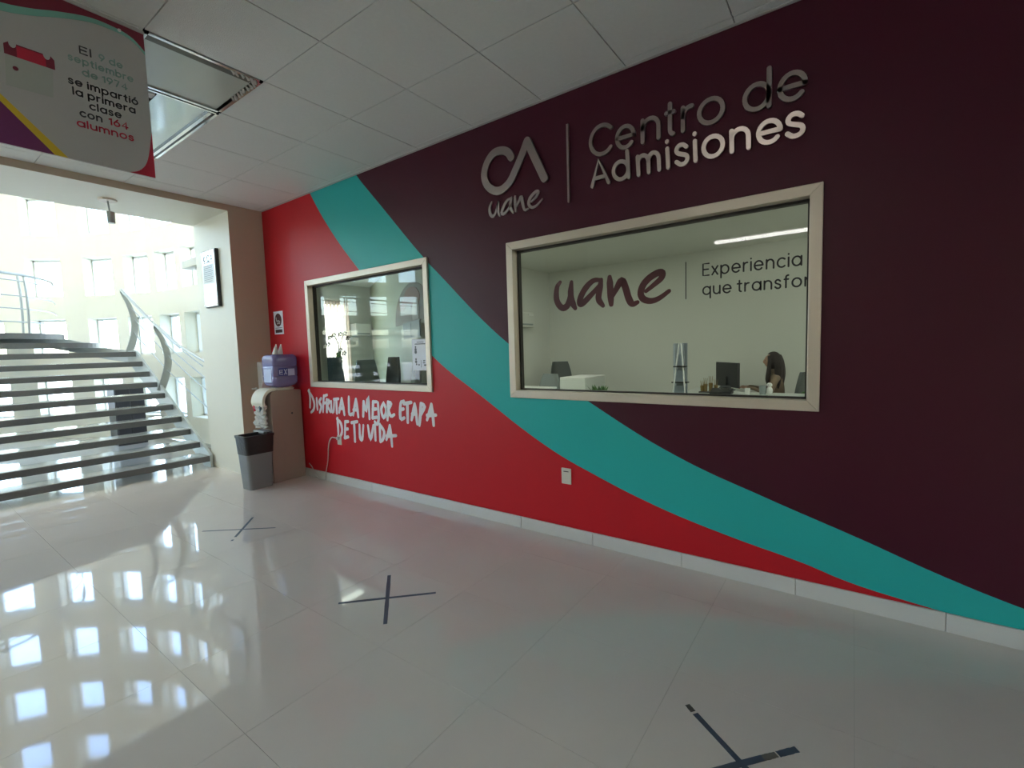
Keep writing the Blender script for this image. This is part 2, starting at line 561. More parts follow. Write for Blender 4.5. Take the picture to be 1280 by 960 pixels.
S_SHAPE = smooth_path([(0.60, 0.84), (0.42, 0.99), (0.18, 0.98), (0.04, 0.80), (0.10, 0.62), (0.34, 0.51), (0.58, 0.40), (0.64, 0.20), (0.50, 0.02), (0.24, 0.0), (0.02, 0.17)], 3)
CAP, ASC, DSC = 1.42, 1.48, -0.46
GLY = {
 'a': [arc(.5, .5, .5, 0, 360, 24), [(1, 1), (1, 0)]],
 'b': [arc(.5, .5, .5, 0, 360, 24), [(0, ASC), (0, 0)]],
 'c': [arc(.5, .5, .5, 48, 312, 20)],
 'd': [arc(.5, .5, .5, 0, 360, 24), [(1, ASC), (1, 0)]],
 'e': [[(0.0, .5), (1, .5)], arc(.5, .5, .5, 0, 318, 22)],
 'f': [[(.18, 0), (.18, 1.2)]+arc(.42, 1.2, .24, 180, 80, 6), [(0, .98), (.45, .98)]],
 'i': [[(0, 1), (0, 0)], [(0, 1.36), (0, 1.38)]],
 'l': [[(0, ASC), (0, 0)]],
 'm': [[(0, 1), (0, 0)], arc(.36, .62, .36, 180, 0, 10, .38)+[(.72, 0)], arc(1.08, .62, .36, 180, 0, 10, .38)+[(1.44, 0)]],
 'n': [[(0, 1), (0, 0)], arc(.42, .58, .42, 180, 0, 12)+[(.84, 0)]],
 'o': [arc(.5, .5, .5, 0, 360, 24)],
 'p': [arc(.5, .5, .5, 0, 360, 24), [(0, 1), (0, DSC)]],
 'q': [arc(.5, .5, .5, 0, 360, 24), [(1, 1), (1, DSC)]],
 'r': [[(0, 1), (0, 0)], arc(.42, .56, .42, 180, 80, 7)],
 's': [S_SHAPE],
 't': [[(.26, 1.36), (.26, 0.22)]+arc(.48, .22, .22, 180, 270, 5), [(0, .98), (.52, .98)]],
 'u': [[(0, 1), (0, .42)]+arc(.42, .42, .42, 180, 360, 12)+[(.84, 1)], [(.84, 1), (.84, 0)]],
 'x': [[(0, 1), (.74, 0)], [(.74, 1), (0, 0)]],
 'C': [arc(.70, .71, .70, 42, 318, 24)],
 'A': [[(0, 0), (.58, CAP), (1.16, 0)], [(.2, .42), (.96, .42)]],
 'E': [[(.8, 0), (0, 0), (0, CAP), (.8, CAP)], [(0, .73), (.72, .73)]],
 'S': [[(x*1.2, y*1.42) for x, y in S_SHAPE]],
 'T': [[(0, CAP), (.9, CAP)], [(.45, CAP), (.45, 0)]],
 '1': [[(.05, 1.12), (.35, 1.4), (.35, 0)]],
 '6': [arc(.45, .45, .45, 0, 360, 20), [(.1, .7), (.62, 1.42)]],
 '4': [[(.7, 0), (.7, 1.42), (0, .38), (.95, .38)]],
 '7': [[(0, 1.42), (.8, 1.42), (.25, 0)]],
 '9': [arc(.45, .97, .45, 0, 360, 20), [(.8, .72), (.3, 0)]],
 '\u00f3': [arc(.5, .5, .5, 0, 360, 24), [(.42, 1.28), (.66, 1.52)]],
}
def glyph_bm(ch, u0, u1, vb, xh, t, O, U, V, N, h0, h1, bm=None):
    """letter ch with its outline between u0 and u1, baseline (outer) at vb, outer x-height xh, stroke t"""
    bm = bm or bmesh.new()
    st = GLY[ch]
    xs = [p[0] for s in st for p in s]
    a, b = min(xs), max(xs)
    sy = xh-t
    if b-a < 1e-4:
        sx, off = sy, (u0+u1)/2-a*sy
    else:
        sx = (u1-u0-t)/(b-a)
        off = u0+t/2-a*sx
    for s in st:
        ribbon(bm, [(off+x*sx, vb+t/2+y*sy) for x, y in s], t, O, U, V, N, h0, h1)
    return bm
def glyph_w(ch):
    xs = [p[0] for s in GLY[ch] for p in s]
    return max(xs)-min(xs)
def text_line(text, u0, u1, vb, xh, t, O, U, V, N, h0, h1, m, parent, name='letter', gap=0.36, space=0.75, joined=False):
    """set text between u0 and u1; each letter a part"""
    ws, tot = [], 0
    for i, ch in enumerate(text):
        w = space if ch == ' ' else glyph_w(ch)+t/(xh-t)
        ws.append(w)
        tot += w
        if i < len(text)-1:
            tot += 0 if ch == ' ' or text[i+1] == ' ' else gap*0.55
    k = (u1-u0)/tot
    x = u0
    bmj = bmesh.new() if joined else None
    for i, (ch, w) in enumerate(zip(text, ws)):
        if ch != ' ':
            if joined:
                glyph_bm(ch, x, x+w*k, vb, xh, t, O, U, V, N, h0, h1, bmj)
            else:
                obj(name, glyph_bm(ch, x, x+w*k, vb, xh, t, O, U, V, N, h0, h1), m, parent)
        x += w*k
        if i < len(text)-1 and ch != ' ' and text[i+1] != ' ':
            x += gap*0.55*k
    if joined:
        obj(name, bmj, m, parent)
DECAL= {"u": [[[1.83, 1.994], [1.859, 1.957], [1.866, 1.87], [1.839, 1.815], [1.803, 1.796], [1.765, 1.821], [1.741, 1.898], [1.732, 1.984]], [[1.732, 1.984], [1.741, 1.898], [1.728, 1.834], [1.704, 1.787]]], "a": [[[1.488, 1.974], [1.55, 1.976], [1.611, 1.932], [1.656, 1.867], [1.666, 1.821], [1.64, 1.819], [1.561, 1.882], [1.497, 1.942]], [[1.488, 1.976], [1.5, 1.914], [1.511, 1.839], [1.477, 1.789]]], "n": [[[1.422, 1.988], [1.419, 1.906], [1.413, 1.793]], [[1.412, 1.834], [1.371, 1.901], [1.331, 1.954], [1.304, 1.902], [1.282, 1.827], [1.255, 1.783], [1.217, 1.792]]], "e": [[[1.157, 1.862], [1.098, 1.902], [1.051, 1.939], [1.044, 1.973], [1.076, 1.976], [1.134, 1.948], [1.178, 1.903], [1.194, 1.848], [1.172, 1.809], [1.121, 1.793], [1.063, 1.808], [0.999, 1.849]]]}
LOGO= [[[2.203, 2.995], [2.235, 3.041], [2.293, 3.07], [2.375, 3.07], [2.444, 3.016], [2.48, 2.929], [2.457, 2.844], [2.386, 2.781], [2.305, 2.77], [2.224, 2.812], [2.163, 2.893], [2.102, 2.984], [2.051, 3.075]], [[2.046, 3.074], [1.975, 2.922], [1.899, 2.764]]]
SMALL= {"u": [[[2.416, 2.696], [2.439, 2.656], [2.436, 2.607], [2.41, 2.582], [2.378, 2.604], [2.349, 2.682]], [[2.349, 2.682], [2.354, 2.616], [2.338, 2.573]]], "a": [[[2.214, 2.69], [2.269, 2.67], [2.317, 2.593], [2.282, 2.586], [2.221, 2.637]], [[2.214, 2.69], [2.231, 2.623], [2.205, 2.573]]], "n": [[[2.181, 2.691], [2.181, 2.637], [2.179, 2.578]], [[2.178, 2.605], [2.142, 2.652], [2.122, 2.678], [2.11, 2.623], [2.093, 2.573], [2.06, 2.575]]], "e": [[[2.03, 2.622], [1.983, 2.65], [1.964, 2.683], [1.991, 2.685], [2.038, 2.653], [2.054, 2.611], [2.031, 2.58], [1.985, 2.583], [1.93, 2.62]]]}
HAND= [[[[5.312, 1.07], [5.299, 0.955], [5.315, 0.86]], [[5.326, 1.058], [5.249, 0.986], [5.215, 0.901], [5.24, 0.835], [5.296, 0.796]]], [[[5.159, 0.975], [5.157, 0.904], [5.154, 0.84]]], [[[5.065, 0.978], [5.109, 0.934], [5.073, 0.879], [5.113, 0.806]]], [[[5.005, 1.012], [5.028, 0.91], [5.042, 0.817]], [[5.006, 1.005], [4.939, 1.022]], [[5.027, 0.921], [4.977, 0.929]]], [[[4.954, 0.969], [4.964, 0.822]], [[4.954, 0.969], [4.894, 0.95], [4.942, 0.897], [4.892, 0.826]]], [[[4.863, 0.952], [4.869, 0.848], [4.83, 0.833], [4.805, 0.947]]], [[[4.807, 0.975], [4.718, 0.986]], [[4.76, 0.977], [4.764, 0.819]]], [[[4.656, 0.992], [4.687, 0.912], [4.72, 0.829]], [[4.656, 0.992], [4.636, 0.901], [4.622, 0.81]], [[4.706, 0.877], [4.629, 0.881]]], [[[4.521, 1.015], [4.528, 0.919], [4.528, 0.819], [4.458, 0.833]]], [[[4.394, 0.994], [4.43, 0.898], [4.459, 0.814]], [[4.394, 0.994], [4.379, 0.9], [4.369, 0.801]], [[4.448, 0.874], [4.373, 0.877]]], [[[4.26, 0.971], [4.282, 0.814]], [[4.26, 0.971], [4.228, 0.869], [4.178, 1.028], [4.174, 0.793]]], [[[4.098, 0.978], [4.123, 0.801]], [[4.098, 0.978], [4.039, 0.981]], [[4.109, 0.899], [4.055, 0.904]], [[4.123, 0.804], [4.052, 0.816]]], [[[4.02, 0.971], [4.02, 0.805], [4.055, 0.742], [4.088, 0.765]]], [[[3.928, 0.979], [3.972, 0.902], [3.94, 0.817], [3.892, 0.894], [3.928, 0.979]]], [[[3.857, 0.988], [3.867, 0.889], [3.879, 0.8]], [[3.857, 0.988], [3.808, 0.972], [3.854, 0.909], [3.822, 0.843], [3.769, 0.861]]], [[[3.615, 1.005], [3.663, 0.979], [3.677, 0.827], [3.62, 0.837]], [[3.671, 0.916], [3.626, 0.927]]], [[[3.613, 0.98], [3.508, 0.998]], [[3.564, 0.983], [3.57, 0.796]]], [[[3.458, 0.985], [3.483, 0.905], [3.513, 0.824]], [[3.458, 0.985], [3.444, 0.889], [3.433, 0.787]], [[3.498, 0.884], [3.439, 0.887]]], [[[3.37, 0.992], [3.383, 0.893], [3.404, 0.777]], [[3.37, 0.992], [3.322, 0.966], [3.381, 0.879]]], [[[3.227, 0.991], [3.256, 0.917], [3.295, 0.838]], [[3.227, 0.991], [3.214, 0.891], [3.208, 0.792]], [[3.289, 0.882], [3.173, 0.892]]], [[[4.759, 0.761], [4.758, 0.648], [4.761, 0.551]], [[4.771, 0.753], [4.7, 0.707], [4.686, 0.612], [4.735, 0.537]]], [[[4.614, 0.729], [4.639, 0.541]], [[4.614, 0.729], [4.558, 0.736]], [[4.627, 0.642], [4.575, 0.651]], [[4.639, 0.544], [4.575, 0.561]]], [[[4.498, 0.727], [4.395, 0.746]], [[4.45, 0.731], [4.452, 0.522]]], [[[4.356, 0.712], [4.358, 0.573], [4.321, 0.557], [4.287, 0.713]]], [[[4.209, 0.716], [4.177, 0.566], [4.115, 0.725]]], [[[4.091, 0.731], [4.092, 0.568]]], [[[4.008, 0.743], [4.014, 0.563]], [[4.008, 0.743], [3.944, 0.673], [3.965, 0.593], [4.011, 0.558]]], [[[3.848, 0.742], [3.876, 0.666], [3.912, 0.591]], [[3.848, 0.742], [3.834, 0.632], [3.827, 0.528]], [[3.904, 0.626], [3.759, 0.646]]]]

# ================================================================== STRUCTURE
DX = 3.12      # painted wall plane
HC = 3.33      # corridor ceiling
def ptest(x, y, z=0.0):
    """rough test: is a point inside the photographed field (only used to pick which tiles are single parts)"""
    d = Vector((x, y, z))-Vector((0, 0, 1.5))
    a, b, c = d.dot(RR), d.dot(UU), d.dot(F)
    if c < 0.25:
        return False
    return abs(a/c*585.5) < 700 and abs(b/c*585.5) < 540

# outdoor ground
struct('ground', B((-60, 60, -60, 60, -0.5, -0.35)), M['sun_concrete'])

# floor with porcelain tiles
PT = 0.655
floor = struct('floor', B((-6.6, 3.24, -7.0, 14.6, -0.30, -0.002)), M['grout'])
RC = Vector((-1.5, 9.2, 0))
tiles_in, tiles_out = [], []
xs = [0.77+PT*i for i in range(-12, 4)]
ys = [1.93+PT*j for j in range(-14, 20)]
for a in xs:
    for b in ys:
        x0, x1, y0, y1 = a, min(a+PT, DX), b, b+PT
        if x1-x0 < 0.05 or y0 < -7.1:
            continue
        cx, cy = (x0+x1)/2, (y0+y1)/2
        if cy < 6.6 and (cx < -3.4 or cx > DX):
            continue
        if cy > 7.3 and (Vector((cx, cy, 0))-RC).length > 5.0:
            continue
        if 6.1 < cy < 7.3 and x1 > 2.9:
            if x0 > 2.72:
                continue
            x1 = 2.72
        vis = any(ptest(px, py) for px in (x0, cx, x1) for py in (y0, cy, y1))
        (tiles_in if vis else tiles_out).append((x0, x1, y0, y1))
def tile_bm(w, d):
    g = 0.0007
    bm = bmesh.new()
    box(bm, g-w/2, w/2-g, g-d/2, d/2-g, -0.002, 0)
    return bm
shared = {}
tiles_in.sort(key=lambda t: (t[0]+t[1])**2/4+(t[2]+t[3])**2/4)
for k, (x0, x1, y0, y1) in enumerate(tiles_in):
    if k >= 290:
        tiles_out.append((x0, x1, y0, y1))
        continue
    key = (round(x1-x0, 3), round(y1-y0, 3))
    if key not in shared:
        o = obj('tile', tile_bm(*key), M['tile'])
        o.parent = floor
        shared[key] = o
    else:
        o = shared[key].copy()
        COL.objects.link(o)
    o.location = ((x0+x1)/2, (y0+y1)/2, 0)
bm = bmesh.new()
for x0, x1, y0, y1 in tiles_out:
    box(bm, x0+.0007, x1-.0007, y0+.0007, y1-.0007, -0.002, 0)
obj('tile_field', bm, M['tile'], floor, kind='stuff')

# ceiling: slab, grid and mineral tiles
ceiling = struct('ceiling', B((-3.5, 3.24, -7.0, 6.16, HC+0.10, HC+0.25)), M['plenum'])
CT = 0.66
cxs = [3.035-CT*i for i in range(10, -1, -1)]
cys = [0.59+CT*j for j in range(-12, 9)]
fx = {(3, 0)}
cin, cout = [], []
def in_fixture(x0, y0):
    return abs(x0-1.055) < 0.05 and (abs(y0-3.23) < 0.05 or abs(y0-3.89) < 0.05 or abs(y0-4.55) < 0.05)
for a in cxs+[]:
    for b in cys:
        x0, x1, y0, y1 = a, min(a+CT, DX), b, min(b+CT, 6.15)
        if y1-y0 < 0.03 or in_fixture(x0, y0):
            continue
        vis = any(ptest(px, py, HC) for px in (x0, (x0+x1)/2, x1) for py in (y0, (y0+y1)/2, y1))
        (cin if vis else cout).append((x0, x1, y0, y1))
shc = {}
for (x0, x1, y0, y1) in cin:
    key = (round(x1-x0, 3), round(y1-y0, 3))
    if key not in shc:
        w, d = key
        bm = bmesh.new()
        # lay-in tile with a small shadow gap on its long edges and a hairline on the others
        box(bm, -w/2+.003, w/2-.003, -d/2+.0035, d/2-.0035, 0.0, 0.015)
        o = obj('ceiling_tile', bm, M['ceil'])
        o.parent = ceiling
        shc[key] = o
    else:
        o = shc[key].copy()
        COL.objects.link(o)
    o.location = ((x0+x1)/2, (y0+y1)/2, HC+random.uniform(0, 0.0015))
bm = bmesh.new()
for x0, x1, y0, y1 in cout:
    box(bm, x0+.003, x1-.003, y0+.003, y1-.003, HC, HC+0.015)
obj('ceiling_tile_field', bm, M['ceil'], ceiling, kind='stuff')
bm = bmesh.new()
for a in cxs[1:]:
    if abs(a-1.055) < .05 or abs(a-1.715) < .05:
        box(bm, a-.012, a+.012, -7, 3.23, HC+.016, HC+.02)
        box(bm, a-.012, a+.012, 5.21, 6.15, HC+.016, HC+.02)
    else:
        box(bm, a-.012, a+.012, -7, 6.15, HC+.016, HC+.02)
obj('grid_bars', bm, M['tbar'], ceiling)
obj('edge_trim', B((DX-.022, DX, -7, 6.15, HC-.003, HC+.004)), M['tbar'], ceiling)

# painted wall with two office windows
W1 = (3.19, 5.24, 1.11, 2.36)
W2 = (0.145, 2.28, 1.095, 2.345)
def wall_x(name, x0, x1, y0, y1, z0, z1, holes, mats, face):
    bm = bmesh.new()
    yb = sorted({y0, y1, *[h[0] for h in holes], *[h[1] for h in holes]})
    zb = sorted({z0, z1, *[h[2] for h in holes], *[h[3] for h in holes]})
    V = {}
    def v(x, y, z):
        k = (round(x, 4), round(y, 4), round(z, 4))
        if k not in V:
            V[k] = bm.verts.new((x, y, z))
        return V[k]
    def solid(i, j):
        if i < 0 or j < 0 or i >= len(yb)-1 or j >= len(zb)-1:
            return False
        cy, cz = (yb[i]+yb[i+1])/2, (zb[j]+zb[j+1])/2
        return not any(h[0] < cy < h[1] and h[2] < cz < h[3] for h in holes)
    for i in range(len(yb)-1):
        for j in range(len(zb)-1):
            if not solid(i, j):
                continue
            a, b, c, d = yb[i], yb[i+1], zb[j], zb[j+1]
            for x in (x0, x1):
                f = bm.faces.new((v(x, a, c), v(x, b, c), v(x, b, d), v(x, a, d)))
                f.material_index = 0 if x == face else 1
            if not solid(i-1, j):
                bm.faces.new((v(x0, a, c), v(x0, a, d), v(x1, a, d), v(x1, a, c))).material_index = 1
            if not solid(i+1, j):
                bm.faces.new((v(x0, b, c), v(x1, b, c), v(x1, b, d), v(x0, b, d))).material_index = 1
            if not solid(i, j-1):
                bm.faces.new((v(x0, a, c), v(x1, a, c), v(x1, b, c), v(x0, b, c))).material_index = 1
            if not solid(i, j+1):
                bm.faces.new((v(x0, a, d), v(x0, b, d), v(x1, b, d), v(x1, a, d))).material_index = 1
    return struct(name, bm, mats)
wall_x('wall_right', DX, DX+0.14, -7.0, 6.16, -0.01, HC+0.1, [W1, W2], [M['mural'], M['white_wall']], DX)

def corridor_window(name, W):
    y0, y1, z0, z1 = W
    r = bpy.data.objects.new(name, None)
    COL.objects.link(r)
    r['kind'] = 'structure'
    r.location = (DX, (y0+y1)/2, z0)
    fw = 0.062
    # mitred aluminium frame standing a little proud of the wall
    for nm, pts in (('frame_sill', [(y0, z0), (y1, z0), (y1-fw, z0+fw), (y0+fw, z0+fw)]),
                    ('frame_head', [(y0, z1), (y1, z1), (y1-fw, z1-fw), (y0+fw, z1-fw)]),
                    ('frame_jamb', [(y0, z0), (y0, z1), (y0+fw, z1-fw), (y0+fw, z0+fw)]),
                    ('frame_jamb', [(y1, z0), (y1, z1), (y1-fw, z1-fw), (y1-fw, z0+fw)])):
        obj(nm, prism(pts, DX-0.022, DX+0.09, axis=0), M['frame'], r, bevel=0.004)
    # dark inner step and gasket round the glass
    g = fw
    obj('gasket', B((DX+.045, DX+.085, y0+g, y0+g+.012, z0+g, z1-g), (DX+.045, DX+.085, y1-g-.012, y1-g, z0+g, z1-g),
                    (DX+.045, DX+.085, y0+g, y1-g, z0+g, z0+g+.010), (DX+.045, DX+.085, y0+g, y1-g, z1-g-.016, z1-g)), M['gasket'], r)
    obj('pane', B((DX+.060, DX+.066, y0+fw, y1-fw, z0+fw, z1-fw)), M['glass'], r)
    return r
corridor_window('window_1', W1)
corridor_window('window_2', W2)
# porcelain skirting along the painted wall
bs = struct('baseboard_right', B((DX-.004, DX+.001, -7, 6.15, 0, 0.095)), M['grout'])
yy = -6.96
k = 0
prev = None
while yy < 6.14:
    L = min(PT, 6.15-yy)
    if prev is None or abs(L-PT) > 1e-4:
        o = obj('skirting_tile', RB(DX-.017, DX-.003, -L/2+.0012, L/2-.0012, 0.0005, 0.098, .002, 1), M['baseb'])
        o.parent = bs
        if abs(L-PT) < 1e-4:
            prev = o
    else:
        o = prev.copy()
        COL.objects.link(o)
    o.location = (0, yy+L/2, 0)
    yy += PT

# tan pillar and the wall end beyond it, one block: tan towards the hall, cream towards the stairs
def faced_box(name, x0, x1, y0, y1, z0, z1, front, rest):
    bm = B((x0, x1, y0, y1, z0, z1))
    bm.normal_update()
    bmesh.ops.recalc_face_normals(bm, faces=bm.faces)
    for f in bm.faces:
        f.material_index = 0 if f.normal.y < -0.5 else 1
    return struct(name, bm, [front, rest])
faced_box('wall_pillar', 2.71, 3.24, 6.15, 7.16, -0.01, 3.262, M['tan'], M['cream'])
faced_box('trim_1', -6.6, 3.24, 6.15, 7.20, 3.26, 8.3, M['tan'], M['cream'])
faced_box('wall_stub_left', -6.6, -3.4, 6.15, 7.20, -0.01, 3.262, M['cream'], M['cream'])
# cream wall on the other side of the hall with an out-of-view window added to let in fill light
LW = [(-6.0, -4.7, 0.95, 2.4)]
wall_x('wall_left', -3.54, -3.40, -7.0, 6.16, -0.01, HC+0.1, LW, [M['cream'], M['cream']], -3.40)
for q, (a, b, c, e) in enumerate(LW):
    r = bpy.data.objects.new('window_3' if q == 0 else 'window_0', None)
    COL.objects.link(r)
    r['kind'] = 'structure'
    r.location = (-3.46, (a+b)/2, c)
    for nm, bx in (('frame_sill', (-3.5, -3.42, a, b, c, c+.03)), ('frame_head', (-3.5, -3.42, a, b, e-.03, e)), ('frame_jamb', (-3.5, -3.42, a, a+.03, c, e)),
                   ('frame_jamb', (-3.5, -3.42, b-.03, b, c, e)), ('mullion', (-3.49, -3.43, (a+b)/2-.015, (a+b)/2+.015, c, e))):
        obj(nm, B(bx), M['frame'], r)
    for u, v in ((a+.03, (a+b)/2-.015), ((a+b)/2+.015, b-.03)):
        obj('pane', B((-3.465, -3.46, u, v, c+.03, e-.03)), M['glass_out'], r)
struct('wall_back', B((-3.54, 3.24, -7.14, -7.0, -0.01, HC+0.1)), M['cream'])

# ---- curved stair hall
RI, RO = 4.9, 5.22
TH = [1.2, 10.5, 20.0, 30.2, 42.3, 54.5, 66, 77.5, 89, 100.5, 112, 123.5, 135, 146.5, 158, 169.5, 181]
HA = 3.55
ROWS = [0.80+1.15*k for k in range(6)]
HH = 0.36
tb = []
for t in TH:
    tb += [t-HA, t, t+HA]
tb = sorted(tb+[-24, -16, -8, 190, 198, 204])
zb = [0-.01]
for z in ROWS:
    zb += [z-HH, z+HH]
zb.append(8.2)
bm = bmesh.new()
VV = {}
def pv(r, t, z):
    k = (r, round(t, 3), round(z, 3))
    if k not in VV:
        VV[k] = bm.verts.new((RC.x+r*math.cos(math.radians(t)), RC.y+r*math.sin(math.radians(t)), z))
    return VV[k]
def is_hole(i, j):
    ct, cz = (tb[i]+tb[i+1])/2, (zb[j]+zb[j+1])/2
    return any(abs(ct-t) < HA for t in TH) and any(abs(cz-z) < HH for z in ROWS)
for i in range(len(tb)-1):
    for j in range(len(zb)-1):
        a, b, c, d = tb[i], tb[i+1], zb[j], zb[j+1]
        if not is_hole(i, j):
            bm.faces.new((pv(RI, a, c), pv(RI, b, c), pv(RI, b, d), pv(RI, a, d)))
            bm.faces.new((pv(RO, a, c), pv(RO, b, c), pv(RO, b, d), pv(RO, a, d)))
        else:
            bm.faces.new((pv(RI, a, c), pv(RI, b, c), pv(RO, b, c), pv(RO, a, c)))
            bm.faces.new((pv(RI, a, d), pv(RI, b, d), pv(RO, b, d), pv(RO, a, d)))
            if not is_hole(i-1, j):
                bm.faces.new((pv(RI, a, c), pv(RI, a, d), pv(RO, a, d), pv(RO, a, c)))
            if not is_hole(i+1, j):
                bm.faces.new((pv(RI, b, c), pv(RI, b, d), pv(RO, b, d), pv(RO, b, c)))
struct('wall_rotunda', bm, M['cream'])
rr = 5.24
pts = [(RC.x+rr*math.cos(math.radians(t)), RC.y+rr*math.sin(math.radians(t))) for t in range(-24, 205, 6)]
struct('ceiling_rotunda', prism(pts, 8.2, 8.35), M['cream'])
# square windows of the curved wall
hw = RI*math.sin(math.radians(HA))+0.01
proto = None
n = 4
for z in ROWS:
    for t in TH:
        if proto is None:
            proto = bpy.data.objects.new('window_4', None)
            COL.objects.link(proto)
            proto['kind'] = 'structure'
            w2, x0 = hw+.01, 5.08
            obj('window_frame', B((x0, x0+.05, -w2, w2, -HH, -HH+.035), (x0, x0+.05, -w2, w2, HH-.035, HH),
                                  (x0, x0+.05, -w2, -w2+.035, -HH, HH), (x0, x0+.05, w2-.035, w2, -HH, HH)), M['white'], proto)
            obj('pane', B((x0+.02, x0+.026, -w2+.03, w2-.03, -HH+.03, HH-.03)), M['glass_out'], proto)
            o = proto
        else:
            o = dup(proto)
            o.name = 'window_%d' % n
        n += 1
        o.location = (RC.x, RC.y, z)
        o.rotation_euler = (0, 0, math.radians(t))

# ---- office shell
OX = 8.3
struct('floor_office', B((3.26, OX+.1, -3.0, 9.2, -0.2, -0.005)), M['floor2'])
struct('ceiling_office', B((3.26, OX+.1, -3.0, 9.2, 3.0, 3.12)), M['white_wall'])
struct('wall_office_back', B((OX, OX+.14, -3.0, 9.2, -0.01, 3.1)), M['white_wall'])
struct('wall_office_right', B((3.26, OX, -3.14, -3.0, -0.01, 3.1)), M['white_wall'])
struct('wall_office_left', B((6.35, OX, 5.05, 5.17, -0.01, 3.0)), M['white_wall'])
d = Vector((7.0-4.85, 9.1-5.35)).normalized()
nn = Vector((d.y, -d.x))*0.12
struct('wall_office_diagonal', prism([(7.0, 9.1), (4.18, 4.18), (4.18+nn.x, 4.18+nn.y), (7.0+nn.x, 9.1+nn.y)], -0.01, 3.0), M['olive'])
struct('wall_office_link', B((5.05, 6.35, 5.10, 5.22, -0.01, 3.0)), M['white_wall'])
struct('wall_office_jog', B((3.26, 3.95, 6.2, 6.32, -0.01, 3.0), (3.85, 3.97, 6.32, 9.2, -0.01, 3.0)), M['white_wall'])
# end wall with the tall curtained window
EY = 9.1
EW = (4.15, 6.35, 0.1, 2.62)
struct('wall_office_end', B((3.97, EW[0], EY, EY+.14, -.01, 3.0), (EW[1], 8.3, EY, EY+.14, -.01, 3.0),
                            (EW[0], EW[1], EY, EY+.14, -.01, EW[2]), (EW[0], EW[1], EY, EY+.14, EW[3], 3.0)), M['white_wall'])
r = bpy.data.objects.new('window_%d' % n, None)
COL.objects.link(r)
r['kind'] = 'structure'
r.location = (5.25, EY, 0.1)
obj('window_frame', B((EW[0], EW[0]+.06, EY-.02, EY+.1, EW[2], EW[3]), (EW[1]-.06, EW[1], EY-.02, EY+.1, EW[2], EW[3]),
                      (EW[0], EW[1], EY-.02, EY+.1, EW[3]-.07, EW[3]), (EW[0], EW[1], EY-.02, EY+.1, EW[2], EW[2]+.05), (5.22, 5.28, EY+.02, EY+.08, EW[2], EW[3])), M['offwhite'], r)
for a, b in ((EW[0]+.06, 5.22), (5.28, EW[1]-.06)):
    obj('pane', B((a, b, EY+.05, EY+.056, EW[2]+.05, EW[3]-.07)), M['glass_out'], r)

# ================================================================== STAIRS
NR, TD, RS = 12, 0.29, 0.163
Y0 = 7.08
XL, XR = -0.8, 2.655
st = thing('staircase', 'grey open-riser staircase rising to a curved landing', 'staircase', (0.9, Y0, 0))
def tread_poly(k):
    y = Y0+TD*(k-1)
    return [(XL, y), (XR, y), (XR, y+TD+0.05), (XL, y+TD+0.05)]
def arcwall(x_from, x_to, rad=4.86, n=10):
    out = []
    for i in range(n+1):
        x = x_from+(x_to-x_from)*i/n
        out.append((x, RC.y+math.sqrt(max(0.01, rad*rad-(x-RC.x)**2))))
    return out
def edge_strip(path, z0, z1, t):
    """a vertical band of thickness t following a 2D path, placed just outside it"""
    bm = bmesh.new()
    P = [Vector(p) for p in path]
    L = []
    for i, p in enumerate(P):
        tt = (P[min(i+1, len(P)-1)]-P[max(i-1, 0)]).normalized()
        L.append(Vector((tt.y, -tt.x)))
    rows = []
    for p, nrm in zip(P, L):
        q = p+nrm*t
        rows.append([bm.verts.new((p.x, p.y, z0)), bm.verts.new((q.x, q.y, z0)), bm.verts.new((q.x, q.y, z1)), bm.verts.new((p.x, p.y, z1))])
    for a, b in zip(rows, rows[1:]):
        for k in range(4):
            bm.faces.new((a[k], a[(k+1) % 4], b[(k+1) % 4], b[k]))
    bm.faces.new(rows[0])
    bm.faces.new(rows[-1])
    return bm
for k in range(1, 10):
    z = RS*k
    y = Y0+TD*(k-1)
    t = obj('tread', RB(XL, XR, y+.012, y+TD+.03, z-.045, z, .006, 1), M['tread'], st)
    obj('nosing', RB(XL, XR+.004, y-.002, y+.014, z-.082, z-.004, .004, 1), M['nosing'], t)
    obj('tread_bracket', B((XR-.16, XR, y+.02, y+TD-.03, z-.078, z-.046)), M['stringer'], t)
    obj('tread_bracket', B((XL, XL+.16, y+.02, y+TD-.03, z-.078, z-.046)), M['stringer'], t)
# tenth level: platform on the right; two fanned steps above it end at the curved wall
n10 = [(XL, Y0+TD*9), (XR, Y0+TD*9)]
EDGE = [(2.66, 10.10), (2.44, 10.50), (2.09, 10.75), (1.60, 10.90), (1.0, 10.95)]
n11 = smooth_path([(XL, Y0+TD*10), (1.0, Y0+TD*10), (1.8, 10.0), (2.2, 10.12), (2.42, 10.42)], 5)
n12 = smooth_path([(XL, Y0+TD*11), (0.7, Y0+TD*11), (1.25, 10.32), (1.65, 10.45), (1.98, 10.70)], 5)
t = obj('tread', prism(n10+EDGE+[(XL, 10.95)], RS*10-.045, RS*10), M['tread'], st)
obj('nosing', edge_strip(n10, RS*10-.082, RS*10-.004, .014), M['nosing'], t)
t = obj('tread', prism(n11+EDGE[1:]+[(XL, 10.95)], RS*11-.045, RS*11), M['tread'], st)
obj('nosing', edge_strip(n11, RS*11-.085, RS*11-.002, .014), M['nosing'], t)
t = obj('landing', prism(n12+[(1.85, 10.84), (1.74, 11.2)]+arcwall(1.74, -3.0, 4.86, 16)+[(-3.0, Y0+TD*11)], RS*12-.06, RS*12), M['tread'], st)
obj('nosing', edge_strip(n12, RS*12-.09, RS*12-.002, .014), M['nosing'], t)
